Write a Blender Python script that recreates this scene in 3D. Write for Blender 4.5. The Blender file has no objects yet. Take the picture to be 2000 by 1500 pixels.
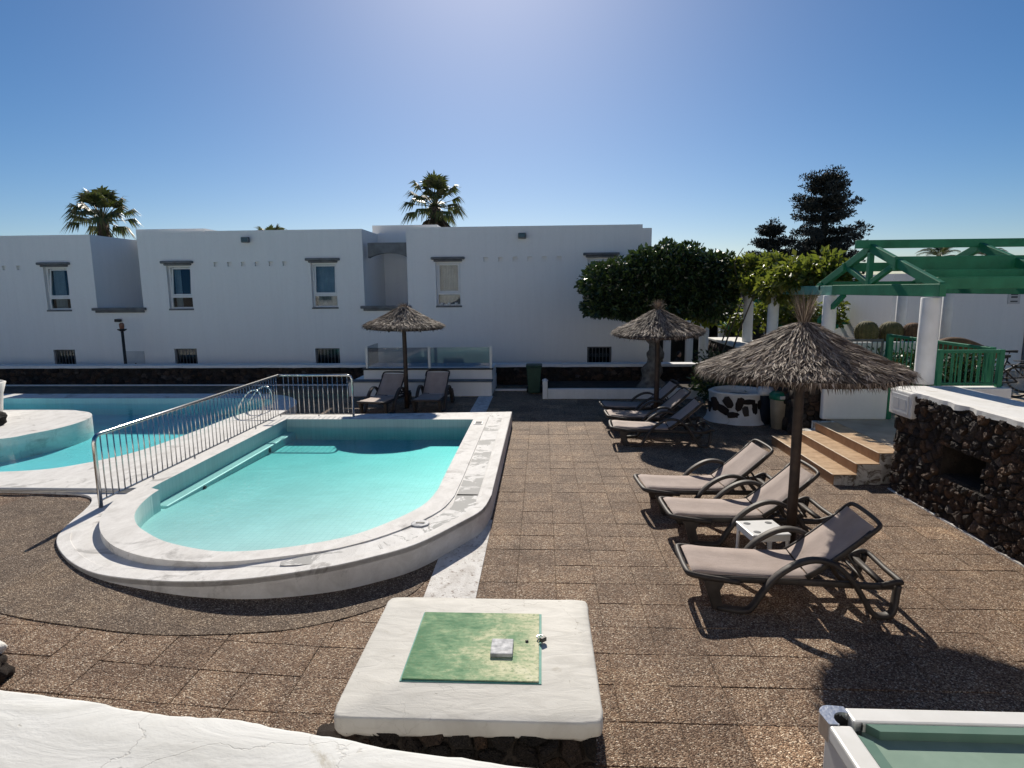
import bpy, bmesh, math, random
from mathutils import Vector, Matrix, noise
from mathutils.geometry import tessellate_polygon
random.seed(11)
S = bpy.context.scene
C = S.collection
PI = math.pi
rad = math.radians

# ------------------------------------------------------------------ camera
EYE = 2.95
F_PX, PITCH, YAW, ROLL = 1206.0, 0.152, 0.0489, -0.009
cy, sy, cp, sp, cr, sr = math.cos(YAW), math.sin(YAW), math.cos(PITCH), math.sin(PITCH), math.cos(ROLL), math.sin(ROLL)
fwd = Vector((-sy * cp, cy * cp, -sp)); rgt = Vector((cy, sy, 0)); upv = rgt.cross(fwd)
r2 = cr * rgt + sr * upv; u2 = -sr * rgt + cr * upv
cam = bpy.data.cameras.new('camera'); cam_o = bpy.data.objects.new('camera', cam); C.objects.link(cam_o)
cam.sensor_width = 36; cam.sensor_fit = 'HORIZONTAL'; cam.lens = 36 * F_PX / 2000
cam.clip_start = 0.05; cam.clip_end = 5000
m3 = Matrix((r2, u2, -fwd)).transposed()
cam_o.matrix_world = Matrix.Translation((0, 0, EYE)) @ m3.to_4x4()
S.camera = cam_o

def project(x, y, z):
    v = Vector((x, y, z - EYE)); d = v.dot(fwd)
    if d < 0.1: return None
    return 1000 + F_PX * v.dot(r2) / d, 750 - F_PX * v.dot(u2) / d, d

# ------------------------------------------------------------------ sky, sun, exposure
TO_SUN = Vector((-0.11, 1.40, 1.0)).normalized()
EL = math.asin(TO_SUN.z); AZ = math.atan2(TO_SUN.x, TO_SUN.y)
W = bpy.data.worlds.new('World'); S.world = W; W.use_nodes = True
nt = W.node_tree; nt.nodes.clear()
sky = nt.nodes.new('ShaderNodeTexSky'); sky.sky_type = 'NISHITA'; sky.sun_disc = False
sky.sun_elevation = EL; sky.sun_rotation = AZ
sky.altitude = 0; sky.air_density = 0.8; sky.dust_density = 0.5; sky.ozone_density = 3.5
bg = nt.nodes.new('ShaderNodeBackground'); bg.inputs['Strength'].default_value = 0.068
wo = nt.nodes.new('ShaderNodeOutputWorld')
hs = nt.nodes.new('ShaderNodeHueSaturation'); hs.inputs['Saturation'].default_value = 1.3
nt.links.new(sky.outputs[0], hs.inputs['Color']); nt.links.new(hs.outputs[0], bg.inputs[0]); nt.links.new(bg.outputs[0], wo.inputs[0])
sun = bpy.data.lights.new('sun', 'SUN'); sun.energy = 5.0; sun.angle = rad(0.53); sun.color = (1.0, 0.92, 0.80)
sun_o = bpy.data.objects.new('sun', sun); C.objects.link(sun_o)
sun_o.rotation_euler = TO_SUN.to_track_quat('Z', 'Y').to_euler(); sun_o.location = (0, 0, 40)
S.view_settings.view_transform = 'Standard'; S.view_settings.look = 'None'
S.view_settings.exposure = 0.2; S.view_settings.gamma = 1.0; S.view_settings.use_curve_mapping = False
S.cycles.max_bounces = 8; S.cycles.transparent_max_bounces = 12; S.cycles.volume_bounces = 0
S.cycles.caustics_reflective = False; S.cycles.caustics_refractive = False
S.cycles.use_denoising = True

# ------------------------------------------------------------------ materials
class NT:
    def __init__(s, name):
        s.m = bpy.data.materials.new(name); s.m.use_nodes = True
        s.t = s.m.node_tree; s.t.nodes.clear(); s.out = s.n('ShaderNodeOutputMaterial')
    def n(s, typ, **kw):
        o = s.t.nodes.new(typ)
        for k, v in kw.items():
            if k.startswith('i_'):
                key = k[2:]
                key = int(key) if key.isdigit() else key.replace('_', ' ')
                o.inputs[key].default_value = v
            else: setattr(o, k, v)
        return o
    def l(s, a, b): s.t.links.new(a, b)
    def pos(s, obj=False):
        if obj:
            tc = s.n('ShaderNodeTexCoord'); oi = s.n('ShaderNodeObjectInfo')
            a = s.n('ShaderNodeVectorMath', operation='SCALE'); a.inputs[3].default_value = 37.0
            cmb = s.n('ShaderNodeCombineXYZ')
            for i in range(3): s.l(oi.outputs['Random'], cmb.inputs[i])
            s.l(cmb.outputs[0], a.inputs[0])
            b = s.n('ShaderNodeVectorMath', operation='ADD'); s.l(tc.outputs['Object'], b.inputs[0]); s.l(a.outputs[0], b.inputs[1])
            return b.outputs[0]
        return s.n('ShaderNodeNewGeometry').outputs['Position']
    def noise(s, p, scale, detail=4, rough=0.55, dist=0.0):
        o = s.n('ShaderNodeTexNoise'); o.inputs['Scale'].default_value = scale; o.inputs['Detail'].default_value = detail
        o.inputs['Roughness'].default_value = rough; o.inputs['Distortion'].default_value = dist
        s.l(p, o.inputs['Vector']); return o.outputs[0]
    def ramp(s, f, stops, interp='LINEAR'):
        o = s.n('ShaderNodeValToRGB'); e = o.color_ramp; e.interpolation = interp
        while len(e.elements) < len(stops): e.elements.new(0.5)
        for el, (p, c) in zip(e.elements, stops):
            el.position = p; el.color = (c[0], c[1], c[2], 1) if not isinstance(c, (int, float)) else (c, c, c, 1)
        s.l(f, o.inputs[0]); return o.outputs[0]
    def mix(s, f, a, b, mode='MIX'):
        o = s.n('ShaderNodeMix', data_type='RGBA', blend_type=mode)
        if isinstance(f, (int, float)): o.inputs[0].default_value = f
        else: s.l(f, o.inputs[0])
        for i, v in ((6, a), (7, b)):
            if isinstance(v, (tuple, list)): o.inputs[i].default_value = (v[0], v[1], v[2], 1)
            else: s.l(v, o.inputs[i])
        return o.outputs[2]
    def math(s, op, a, b=None):
        o = s.n('ShaderNodeMath', operation=op)
        for i, v in ((0, a), (1, b)):
            if v is None: continue
            if isinstance(v, (int, float)): o.inputs[i].default_value = v
            else: s.l(v, o.inputs[i])
        return o.outputs[0]
    def bump(s, h, strength=0.3, dist=0.02):
        o = s.n('ShaderNodeBump'); o.inputs['Strength'].default_value = strength; o.inputs['Distance'].default_value = dist
        s.l(h, o.inputs['Height']); return o.outputs[0]
    def bsdf(s, col, rough=0.6, normal=None, metallic=0.0, spec=0.5, **kw):
        o = s.n('ShaderNodeBsdfPrincipled')
        if isinstance(col, (tuple, list)): o.inputs['Base Color'].default_value = (col[0], col[1], col[2], 1)
        else: s.l(col, o.inputs['Base Color'])
        if isinstance(rough, (int, float)): o.inputs['Roughness'].default_value = rough
        else: s.l(rough, o.inputs['Roughness'])
        o.inputs['Metallic'].default_value = metallic; o.inputs['Specular IOR Level'].default_value = spec
        if normal is not None: s.l(normal, o.inputs['Normal'])
        s.l(o.outputs[0], s.out.inputs['Surface']); return o
    def schlick(s, f0, normal=None, power=5.0):
        lw = s.n('ShaderNodeLayerWeight'); lw.inputs['Blend'].default_value = 0.5
        if normal is not None: s.l(normal, lw.inputs['Normal'])
        return s.math('ADD', f0, s.math('MULTIPLY', s.math('POWER', lw.outputs['Facing'], power), 1 - f0))
    def scaled(s, p, v):
        o = s.n('ShaderNodeVectorMath', operation='MULTIPLY'); s.l(p, o.inputs[0]); o.inputs[1].default_value = v; return o.outputs[0]

M = {}
def plain(key, a, b, scale=6, rough=0.6, bump=0.2, bscale=40, obj=True, metallic=0.0, spec=0.4, bd=0.01, detail=4):
    t = NT(key); p = t.pos(obj); n1 = t.noise(p, scale, detail)
    col = t.ramp(n1, [(0.32, a), (0.68, b)])
    nb = t.noise(p, bscale, 3)
    t.bsdf(col, rough, t.bump(nb, bump, bd), metallic, spec); M[key] = t.m; return t.m

def white_paint(key, base, dirt, worn, worn_lo, worn_hi, scale=2.2, streak=False, bump=0.25, rough=0.75):
    t = NT(key); p = t.pos()
    big = t.noise(p, 0.9, 5, 0.6)
    fine = t.noise(p, 14, 6, 0.65)
    q = t.scaled(p, (7.0, 7.0, 0.5)) if streak else t.scaled(p, (2.2, 1.1, 2.2))
    st = t.noise(q, 0.8 if streak else 2.4, 5, 0.65, 0.6)
    col = t.mix(t.math('MULTIPLY', t.ramp(st, [(0.40, 0.0), (0.72, 1.0)]), 0.35 if streak else 0.8), base, dirt)
    col = t.mix(t.ramp(fine, [(0.5, 0.0), (0.85, 0.5)]), col, dirt)
    w = t.noise(p, scale, 9, 0.68, 0.9)
    col = t.mix(t.ramp(w, [(worn_lo, 0.0), (worn_hi, 1.0)]), col, worn)
    h = t.math('ADD', t.math('MULTIPLY', fine, 0.6), t.noise(p, 60, 3))
    t.bsdf(col, rough, t.bump(h, bump, 0.012), 0, 0.25); M[key] = t.m
white_paint('wall_white', (0.82, 0.81, 0.79), (0.73, 0.72, 0.70), (0.64, 0.63, 0.61), 0.78, 0.95, 1.0, True, 0.12, 0.9)
white_paint('deck_white', (0.72, 0.71, 0.69), (0.52, 0.505, 0.48), (0.40, 0.39, 0.375), 0.575, 0.66, 1.7)
white_paint('deck_worn', (0.72, 0.715, 0.70), (0.52, 0.51, 0.49), (0.36, 0.36, 0.35), 0.505, 0.53, 2.3)
white_paint('lime_white', (0.76, 0.75, 0.72), (0.63, 0.61, 0.56), (0.47, 0.42, 0.33), 0.62, 0.72, 2.6, False, 0.35)
white_paint('strip_white', (0.70, 0.69, 0.67), (0.42, 0.39, 0.36), (0.20, 0.15, 0.12), 0.56, 0.66, 16.0, False, 0.7)
white_paint('kerb_white', (0.75, 0.745, 0.735), (0.55, 0.54, 0.52), (0.3, 0.28, 0.26), 0.66, 0.75, 4.0, True, 0.3)
white_paint('peeling_white', (0.72, 0.71, 0.68), (0.45, 0.42, 0.36), (0.16, 0.13, 0.10), 0.47, 0.56, 5.0, False, 0.5)

def trowelled(key, base, dirt, tan, crack):
    t = NT(key); p = t.pos()
    st = t.noise(t.scaled(p, (1.6, 4.5, 1.6)), 2.2, 7, 0.62, 0.9); sm = t.noise(p, 1.1, 4, 0.55); fine = t.noise(p, 75, 4, 0.6)
    col = t.mix(t.ramp(st, [(0.42, 0.0), (0.70, 0.85)]), base, dirt)
    col = t.mix(t.ramp(t.noise(p, 3.4, 8, 0.7, 1.2), [(0.64, 0.0), (0.72, 0.8)]), col, tan)
    v = t.n('ShaderNodeTexVoronoi', feature='DISTANCE_TO_EDGE'); v.inputs['Scale'].default_value = 1.9
    wq = t.n('ShaderNodeVectorMath', operation='ADD'); t.l(p, wq.inputs[0])
    nz = t.n('ShaderNodeTexNoise'); nz.inputs['Scale'].default_value = 5; nz.inputs['Detail'].default_value = 6; t.l(p, nz.inputs['Vector'])
    sc_ = t.n('ShaderNodeVectorMath', operation='SCALE'); sc_.inputs[3].default_value = 0.28; t.l(nz.outputs['Color'], sc_.inputs[0]); t.l(sc_.outputs[0], wq.inputs[1]); t.l(wq.outputs[0], v.inputs['Vector'])
    ck = t.math('MULTIPLY', t.ramp(v.outputs['Distance'], [(0.0, 1.0), (0.0035, 0.0)]), t.ramp(sm, [(0.48, 0.0), (0.60, crack)]))
    col = t.mix(ck, col, (0.36, 0.33, 0.28))
    pit = t.ramp(t.noise(p, 26, 3, 0.5), [(0.70, 0.0), (0.76, 0.6)]); col = t.mix(pit, col, (0.34, 0.31, 0.26))
    h = t.math('SUBTRACT', t.math('ADD', t.math('MULTIPLY', st, 0.9), t.math('MULTIPLY', fine, 0.12)), t.math('ADD', t.math('MULTIPLY', ck, 0.8), t.math('MULTIPLY', pit, 0.3)))
    t.bsdf(col, 0.8, t.bump(h, 0.42, 0.02), 0, 0.25); M[key] = t.m
trowelled('parapet_white', (0.60, 0.605, 0.59), (0.47, 0.47, 0.445), (0.36, 0.33, 0.265), 0.3)
trowelled('slab_white', (0.62, 0.605, 0.56), (0.49, 0.475, 0.435), (0.38, 0.35, 0.29), 0.6)
def aggregate(key, a, b, c, lift=1.0, island=False):
    t = NT(key); p = t.pos()
    v = t.n('ShaderNodeTexVoronoi'); v.inputs['Scale'].default_value = 100; v.inputs['Randomness'].default_value = 1.0
    t.l(p, v.inputs['Vector'])
    sep = t.n('ShaderNodeSeparateColor'); t.l(v.outputs['Color'], sep.inputs[0])
    peb = t.ramp(sep.outputs[0], [(0.0, a), (0.42, b), (0.72, c), (0.92, (0.50, 0.42, 0.33)), (1.0, (0.80, 0.71, 0.60))])
    edge = t.ramp(v.outputs['Distance'], [(0.0, 1.0), (0.55, 0.75), (0.9, 0.25)])
    col = t.mix(1.0, peb, edge, 'MULTIPLY')
    n1 = t.noise(p, 1.3, 6, 0.65); n2 = t.noise(p, 5.0, 4, 0.6)
    shade = t.ramp(n1, [(0.28, (0.60, 0.56, 0.53)), (0.5, (0.97, 0.95, 0.92)), (0.74, (1.32, 1.27, 1.15))])
    col = t.mix(1.0, col, shade, 'MULTIPLY')
    col = t.mix(1.0, col, t.ramp(n2, [(0.3, (0.82, 0.8, 0.8)), (0.7, (1.15, 1.13, 1.1))]), 'MULTIPLY')
    if island: rv = t.n('ShaderNodeNewGeometry').outputs['Random Per Island']
    else: rv = t.n('ShaderNodeObjectInfo').outputs['Random']
    col = t.mix(1.0, col, t.ramp(rv, [(0.0, (0.87, 0.85, 0.84)), (0.5, (0.97, 0.96, 0.95)), (0.90, (1.05, 1.05, 1.04)), (0.965, (1.08, 1.07, 1.05)), (1.0, (1.42, 1.38, 1.3))]), 'MULTIPLY')
    g = t.n('ShaderNodeVectorMath', operation='SCALE'); g.inputs[3].default_value = lift; t.l(col, g.inputs[0])
    h = t.math('SUBTRACT', 1.0, v.outputs['Distance'])
    t.bsdf(g.outputs[0], 0.75, t.bump(h, 1.0, 0.008), 0, 0.22); M[key] = t.m
AGG = ((0.104, 0.060, 0.038), (0.240, 0.160, 0.109), (0.356, 0.252, 0.178))
aggregate('aggregate', *AGG, 1.14)
aggregate('aggregate_far', *AGG, 1.14, True)
aggregate('apron', (0.098, 0.068, 0.050), (0.205, 0.153, 0.116), (0.30, 0.228, 0.172), 0.92)
plain('joint', (0.09, 0.064, 0.048), (0.18, 0.135, 0.10), 5, 0.95, 0.5, 60, False)
plain('soil', (0.03, 0.024, 0.02), (0.07, 0.055, 0.045), 5, 0.95, 0.8, 30, False, bd=0.04)

def lava(key, dark=1.0, island=False):
    t = NT(key); p = t.pos(not island)
    rv = t.n('ShaderNodeNewGeometry').outputs['Random Per Island'] if island else t.n('ShaderNodeObjectInfo').outputs['Random']
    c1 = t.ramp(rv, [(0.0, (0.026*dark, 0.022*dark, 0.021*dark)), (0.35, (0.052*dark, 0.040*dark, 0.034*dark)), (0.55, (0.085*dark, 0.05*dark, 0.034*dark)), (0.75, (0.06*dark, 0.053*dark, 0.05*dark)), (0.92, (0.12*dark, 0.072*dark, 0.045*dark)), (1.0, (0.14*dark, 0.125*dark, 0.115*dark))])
    n1 = t.noise(p, 22, 6, 0.7)
    col = t.mix(1.0, c1, t.ramp(n1, [(0.3, 0.45), (0.55, 1.0), (0.75, 1.7)]), 'MULTIPLY')
    v = t.n('ShaderNodeTexVoronoi'); v.inputs['Scale'].default_value = 70; t.l(p, v.inputs['Vector'])
    t.bsdf(col, 0.85, t.bump(t.math('ADD', v.outputs['Distance'], n1), 0.9, 0.02), 0, 0.3); M[key] = t.m
lava('lava'); lava('lava_shaded', 0.45); lava('lava_far', 0.8, True)  # the pump box copy of the lava is darkened, its shade put into the colour
plain('mortar', (0.016, 0.013, 0.011), (0.045, 0.036, 0.03), 9, 0.95, 0.9, 30, False, bd=0.03)
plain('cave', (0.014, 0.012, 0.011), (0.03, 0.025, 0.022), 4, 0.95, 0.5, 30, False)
plain('lounger_plastic', (0.032, 0.026, 0.023), (0.062, 0.052, 0.046), 7, 0.58, 0.12, 70, True, spec=0.35)
plain('black_plastic', (0.012, 0.012, 0.013), (0.025, 0.025, 0.027), 8, 0.5, 0.1, 60)
plain('pole_wood', (0.022, 0.014, 0.011), (0.055, 0.034, 0.025), 9, 0.6, 0.5, 30)
plain('steel', (0.52, 0.51, 0.50), (0.66, 0.65, 0.63), 4, 0.22, 0.03, 80, True, 1.0)
plain('chrome_plate', (0.26, 0.27, 0.29), (0.6, 0.61, 0.63), 22, 0.75, 0.15, 60, True, 0.15)
plain('white_plastic', (0.68, 0.68, 0.66), (0.76, 0.76, 0.74), 5, 0.4, 0.03, 50)
plain('frame_white', (0.70, 0.71, 0.71), (0.78, 0.79, 0.79), 3, 0.45, 0.03, 50)
plain('grey_trim', (0.115, 0.12, 0.125), (0.19, 0.195, 0.20), 4, 0.85, 0.3, 40)
plain('column_white', (0.72, 0.72, 0.70), (0.80, 0.80, 0.79), 5, 0.8, 0.3, 30)
plain('green_paint', (0.008, 0.13, 0.062), (0.018, 0.20, 0.10), 3, 0.55, 0.25, 30)
plain('green_weathered', (0.07, 0.25, 0.20), (0.17, 0.38, 0.33), 4, 0.7, 0.35, 30)
plain('green_bin', (0.012, 0.045, 0.03), (0.02, 0.065, 0.042), 6, 0.5, 0.1, 40)
plain('lid_green', (0.008, 0.12, 0.06), (0.012, 0.17, 0.09), 6, 0.35, 0.05, 40)
plain('beige_plastic', (0.38, 0.33, 0.25), (0.46, 0.41, 0.33), 6, 0.5, 0.05, 40)
plain('blue_plastic', (0.012, 0.018, 0.035), (0.02, 0.03, 0.05), 6, 0.45, 0.05, 40)
plain('iron', (0.015, 0.015, 0.016), (0.04, 0.038, 0.036), 14, 0.55, 0.2, 60)
plain('bark', (0.10, 0.085, 0.07), (0.26, 0.235, 0.20), 6, 0.9, 0.9, 22, bd=0.05)
plain('bark_dark', (0.05, 0.04, 0.03), (0.11, 0.085, 0.065), 8, 0.9, 0.8, 30, bd=0.03)
plain('palm_trunk', (0.06, 0.042, 0.03), (0.15, 0.105, 0.07), 9, 0.95, 0.9, 20, bd=0.05)
plain('cactus', (0.07, 0.075, 0.028), (0.17, 0.14, 0.06), 9, 0.8, 0.6, 40)
plain('cactus_brown', (0.10, 0.055, 0.03), (0.19, 0.11, 0.06), 9, 0.85, 0.6, 40)
plain('felt', (0.20, 0.29, 0.235), (0.235, 0.33, 0.27), 6, 0.95, 0.1, 200, False)
plain('cushion', (0.10, 0.185, 0.15), (0.13, 0.215, 0.175), 6, 0.95, 0.1, 200, False)
plain('laminate', (0.66, 0.655, 0.62), (0.74, 0.735, 0.71), 5, 0.4, 0.03, 70)
plain('table_side', (0.46, 0.45, 0.44), (0.55, 0.54, 0.53), 3, 0.5, 0.03, 70)
plain('silver', (0.55, 0.57, 0.6), (0.72, 0.74, 0.77), 12, 0.3, 0.25, 50, True, 0.9)
plain('brick_red', (0.2, 0.09, 0.06), (0.3, 0.15, 0.1), 12, 0.9, 0.5, 40)
plain('dark_cloth', (0.012, 0.013, 0.018), (0.025, 0.026, 0.032), 9, 0.9, 0.2, 60)
plain('skin', (0.35, 0.2, 0.14), (0.42, 0.25, 0.18), 9, 0.6, 0.05, 60)
plain('pale_floor', (0.36, 0.29, 0.22), (0.48, 0.40, 0.31), 3, 0.8, 0.2, 40, False)
plain('gravel_dark', (0.022, 0.02, 0.02), (0.06, 0.054, 0.05), 6, 0.95, 0.9, 25, False, bd=0.06)
plain('street', (0.16, 0.145, 0.13), (0.24, 0.22, 0.2), 0.8, 0.9, 0.2, 20, False)
plain('water_line', (0.5, 0.5, 0.5), (0.6, 0.6, 0.6), 4, 0.5, 0.1, 30)
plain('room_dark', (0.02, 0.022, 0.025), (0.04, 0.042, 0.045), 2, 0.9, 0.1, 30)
plain('curtain', (0.42, 0.46, 0.48), (0.60, 0.62, 0.63), 3, 0.9, 0.1, 30)
plain('notice_grey', (0.52, 0.52, 0.51), (0.6, 0.6, 0.59), 3, 0.6, 0.02, 30)
plain('ink', (0.06, 0.06, 0.065), (0.1, 0.1, 0.1), 3, 0.7, 0.02, 30)

t = NT('fabric'); p = t.pos(True)
wv = t.n('ShaderNodeTexWave', wave_type='BANDS', bands_direction='X'); wv.inputs['Scale'].default_value = 90; t.l(p, wv.inputs['Vector'])
wv2 = t.n('ShaderNodeTexWave', wave_type='BANDS', bands_direction='Y'); wv2.inputs['Scale'].default_value = 90; t.l(p, wv2.inputs['Vector'])
n1 = t.noise(p, 3.5, 5, 0.6)
crs = t.noise(t.scaled(p, (1.5, 9, 1.5)), 3.0, 3, 0.5, 0.4)
col = t.ramp(n1, [(0.3, (0.42, 0.335, 0.295)), (0.7, (0.54, 0.445, 0.40))])
t.bsdf(col, 0.7, t.bump(t.math('ADD', t.math('MULTIPLY', t.math('ADD', wv.outputs['Fac'], wv2.outputs['Fac']), 0.12), crs), 0.45, 0.012), 0, 0.35); M['fabric'] = t.m
trl = t.n('ShaderNodeBsdfTranslucent'); t.l(col, trl.inputs[0]); mxs = t.n('ShaderNodeMixShader'); mxs.inputs[0].default_value = 0.2
old = t.out.inputs['Surface'].links[0].from_socket; t.l(old, mxs.inputs[1]); t.l(trl.outputs[0], mxs.inputs[2]); t.l(mxs.outputs[0], t.out.inputs['Surface'])

def straw(key, k):
    t = NT(key); g = t.n('ShaderNodeNewGeometry'); p = t.pos(True)
    c = t.ramp(g.outputs['Random Per Island'], [(0.0, (0.055*k, 0.037*k, 0.027*k)), (0.35, (0.145*k, 0.105*k, 0.080*k)), (0.7, (0.28*k, 0.22*k, 0.175*k)), (0.93, (0.45*k, 0.37*k, 0.30*k)), (1.0, (0.65*k, 0.55*k, 0.43*k))])
    c = t.mix(1.0, c, t.ramp(t.noise(p, 2.6, 4), [(0.3, 0.62), (0.7, 1.25)]), 'MULTIPLY')
    d = t.bsdf(c, 0.7, None, 0, 0.3)
    tr = t.n('ShaderNodeBsdfTranslucent'); t.l(c, tr.inputs[0])
    mx = t.n('ShaderNodeMixShader'); mx.inputs[0].default_value = 0.12
    t.l(d.outputs[0], mx.inputs[1]); t.l(tr.outputs[0], mx.inputs[2]); t.l(mx.outputs[0], t.out.inputs['Surface']); M[key] = t.m
straw('thatch', 1.0); straw('thatch_brown', 0.75)
plain('thatch_core', (0.03, 0.022, 0.018), (0.07, 0.052, 0.042), 9, 0.95, 0.6, 60)

def leafmat(key, cols, rough=0.35, trans=0.3, tcol=(0.2, 0.3, 0.04)):
    t = NT(key); g = t.n('ShaderNodeNewGeometry')
    n = len(cols)
    c = t.ramp(g.outputs['Random Per Island'], [(i / (n - 1), v) for i, v in enumerate(cols)])
    d = t.bsdf(c, rough, None, 0, 0.5)
    tr = t.n('ShaderNodeBsdfTranslucent')
    t.l(t.mix(0.6, c, tcol), tr.inputs[0])
    mx = t.n('ShaderNodeMixShader'); mx.inputs[0].default_value = trans
    t.l(d.outputs[0], mx.inputs[1]); t.l(tr.outputs[0], mx.inputs[2]); t.l(mx.outputs[0], t.out.inputs['Surface']); M[key] = t.m
leafmat('leaf_dark', [(0.010, 0.020, 0.011), (0.022, 0.042, 0.018), (0.045, 0.075, 0.026), (0.07, 0.10, 0.03)], 0.28, 0.16, (0.08, 0.14, 0.02))
leafmat('leaf_vine', [(0.04, 0.07, 0.014), (0.075, 0.115, 0.02), (0.12, 0.15, 0.03), (0.14, 0.12, 0.03)], 0.4, 0.42, (0.25, 0.3, 0.03))
leafmat('leaf_conifer', [(0.006, 0.009, 0.008), (0.012, 0.017, 0.013), (0.022, 0.024, 0.016)], 0.7, 0.05, (0.03, 0.04, 0.015))
leafmat('leaf_palm', [(0.025, 0.04, 0.016), (0.045, 0.07, 0.022), (0.085, 0.10, 0.03), (0.11, 0.085, 0.04)], 0.4, 0.22, (0.16, 0.2, 0.04))
leafmat('leaf_dead', [(0.05, 0.036, 0.024), (0.11, 0.08, 0.05), (0.16, 0.12, 0.08)], 0.8, 0.1, (0.15, 0.1, 0.05))

# terracotta tread tiles
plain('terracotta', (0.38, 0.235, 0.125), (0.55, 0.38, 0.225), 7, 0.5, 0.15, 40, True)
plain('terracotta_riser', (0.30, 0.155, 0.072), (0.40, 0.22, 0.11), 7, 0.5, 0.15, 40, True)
plain('nosing', (0.55, 0.43, 0.30), (0.66, 0.54, 0.40), 7, 0.5, 0.05, 40, True)

# hatch: mottled verdigris green
t = NT('verdigris'); p = t.pos()
n1 = t.noise(p, 3.2, 8, 0.7, 0.8); n2 = t.noise(t.scaled(p, (3, 9, 3)), 4, 6, 0.7); n3 = t.noise(p, 40, 4, 0.7)
sx = t.n('ShaderNodeSeparateXYZ'); t.l(p, sx.inputs[0])
grad = t.math('MULTIPLY', t.math('ADD', sx.outputs[0], 0.72), 0.26)
f = t.math('ADD', t.math('MULTIPLY', t.math('ADD', n1, t.math('MULTIPLY', n2, 0.55)), 0.62), grad)
col = t.ramp(f, [(0.42, (0.10, 0.22, 0.12)), (0.51, (0.20, 0.33, 0.19)), (0.58, (0.34, 0.43, 0.26)), (0.65, (0.57, 0.58, 0.38)), (0.74, (0.68, 0.67, 0.49))])
col = t.mix(t.ramp(n3, [(0.52, 0.0), (0.66, 0.7)]), col, (0.16, 0.24, 0.13))
t.bsdf(col, 0.8, t.bump(n3, 0.35, 0.006), 0, 0.12); M['verdigris'] = t.m

# pool lining: pale paint with fine mosaic joints
def lining(key, base, joint, s):
    t = NT(key); p = t.pos()
    b = t.n('ShaderNodeTexBrick'); b.offset = 0.0; b.inputs['Scale'].default_value = s
    for nm, v in (('Color1', base), ('Color2', tuple(x * 0.95 for x in base)), ('Mortar', joint)): b.inputs[nm].default_value = (*v, 1)
    b.inputs['Mortar Size'].default_value = 0.02; b.inputs['Brick Width'].default_value = 0.5; b.inputs['Row Height'].default_value = 0.5
    t.l(p, b.inputs['Vector'])
    col = t.mix(1.0, b.outputs[0], t.ramp(t.noise(p, 1.2, 4), [(0.3, 0.9), (0.7, 1.05)]), 'MULTIPLY')
    t.bsdf(col, 0.5, None, 0, 0.3); M[key] = t.m
lining('lining_small', (0.50, 0.655, 0.645), (0.375, 0.55, 0.545), 6.0)
lining('lining_main', (0.46, 0.84, 0.85), (0.38, 0.76, 0.78), 6.0)

def water(key, colour, dens, bscale):
    t = NT(key); p = t.pos()
    n1 = t.noise(t.scaled(p, (1.0, 1.7, 1.0)), bscale, 3, 0.5, 0.3); n2 = t.noise(p, bscale * 4.5, 2, 0.5)
    nrm = t.bump(t.math('ADD', n1, t.math('MULTIPLY', n2, 0.3)), 0.22, 0.05)
    fr = t.schlick(0.02, nrm, 8.0)
    gl = t.n('ShaderNodeBsdfGlossy'); gl.inputs['Roughness'].default_value = 0.03; t.l(nrm, gl.inputs['Normal'])
    tr = t.n('ShaderNodeBsdfTransparent')
    mx = t.n('ShaderNodeMixShader'); t.l(fr, mx.inputs[0]); t.l(tr.outputs[0], mx.inputs[1]); t.l(gl.outputs[0], mx.inputs[2])
    t.l(mx.outputs[0], t.out.inputs['Surface'])
    va = t.n('ShaderNodeVolumeAbsorption'); va.inputs['Color'].default_value = (*colour, 1); va.inputs['Density'].default_value = dens
    t.l(va.outputs[0], t.out.inputs['Volume']); M[key] = t.m
water('water_small', (0.10, 0.83, 0.84), 1.25, 2.0)
water('water_main', (0.04, 0.80, 0.86), 0.62, 1.6)

def glass(key, tint, refl_boost, rough=0.02):
    t = NT(key)
    gl = t.n('ShaderNodeBsdfGlossy'); gl.inputs['Roughness'].default_value = rough
    tr = t.n('ShaderNodeBsdfTransparent'); tr.inputs[0].default_value = (*tint, 1)
    f = t.schlick(refl_boost)
    mx = t.n('ShaderNodeMixShader'); t.l(f, mx.inputs[0]); t.l(tr.outputs[0], mx.inputs[1]); t.l(gl.outputs[0], mx.inputs[2])
    t.l(mx.outputs[0], t.out.inputs['Surface']); M[key] = t.m
glass('pane', (0.72, 0.78, 0.80), 0.05); glass('screen_glass', (0.62, 0.66, 0.68), 0.05)

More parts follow.
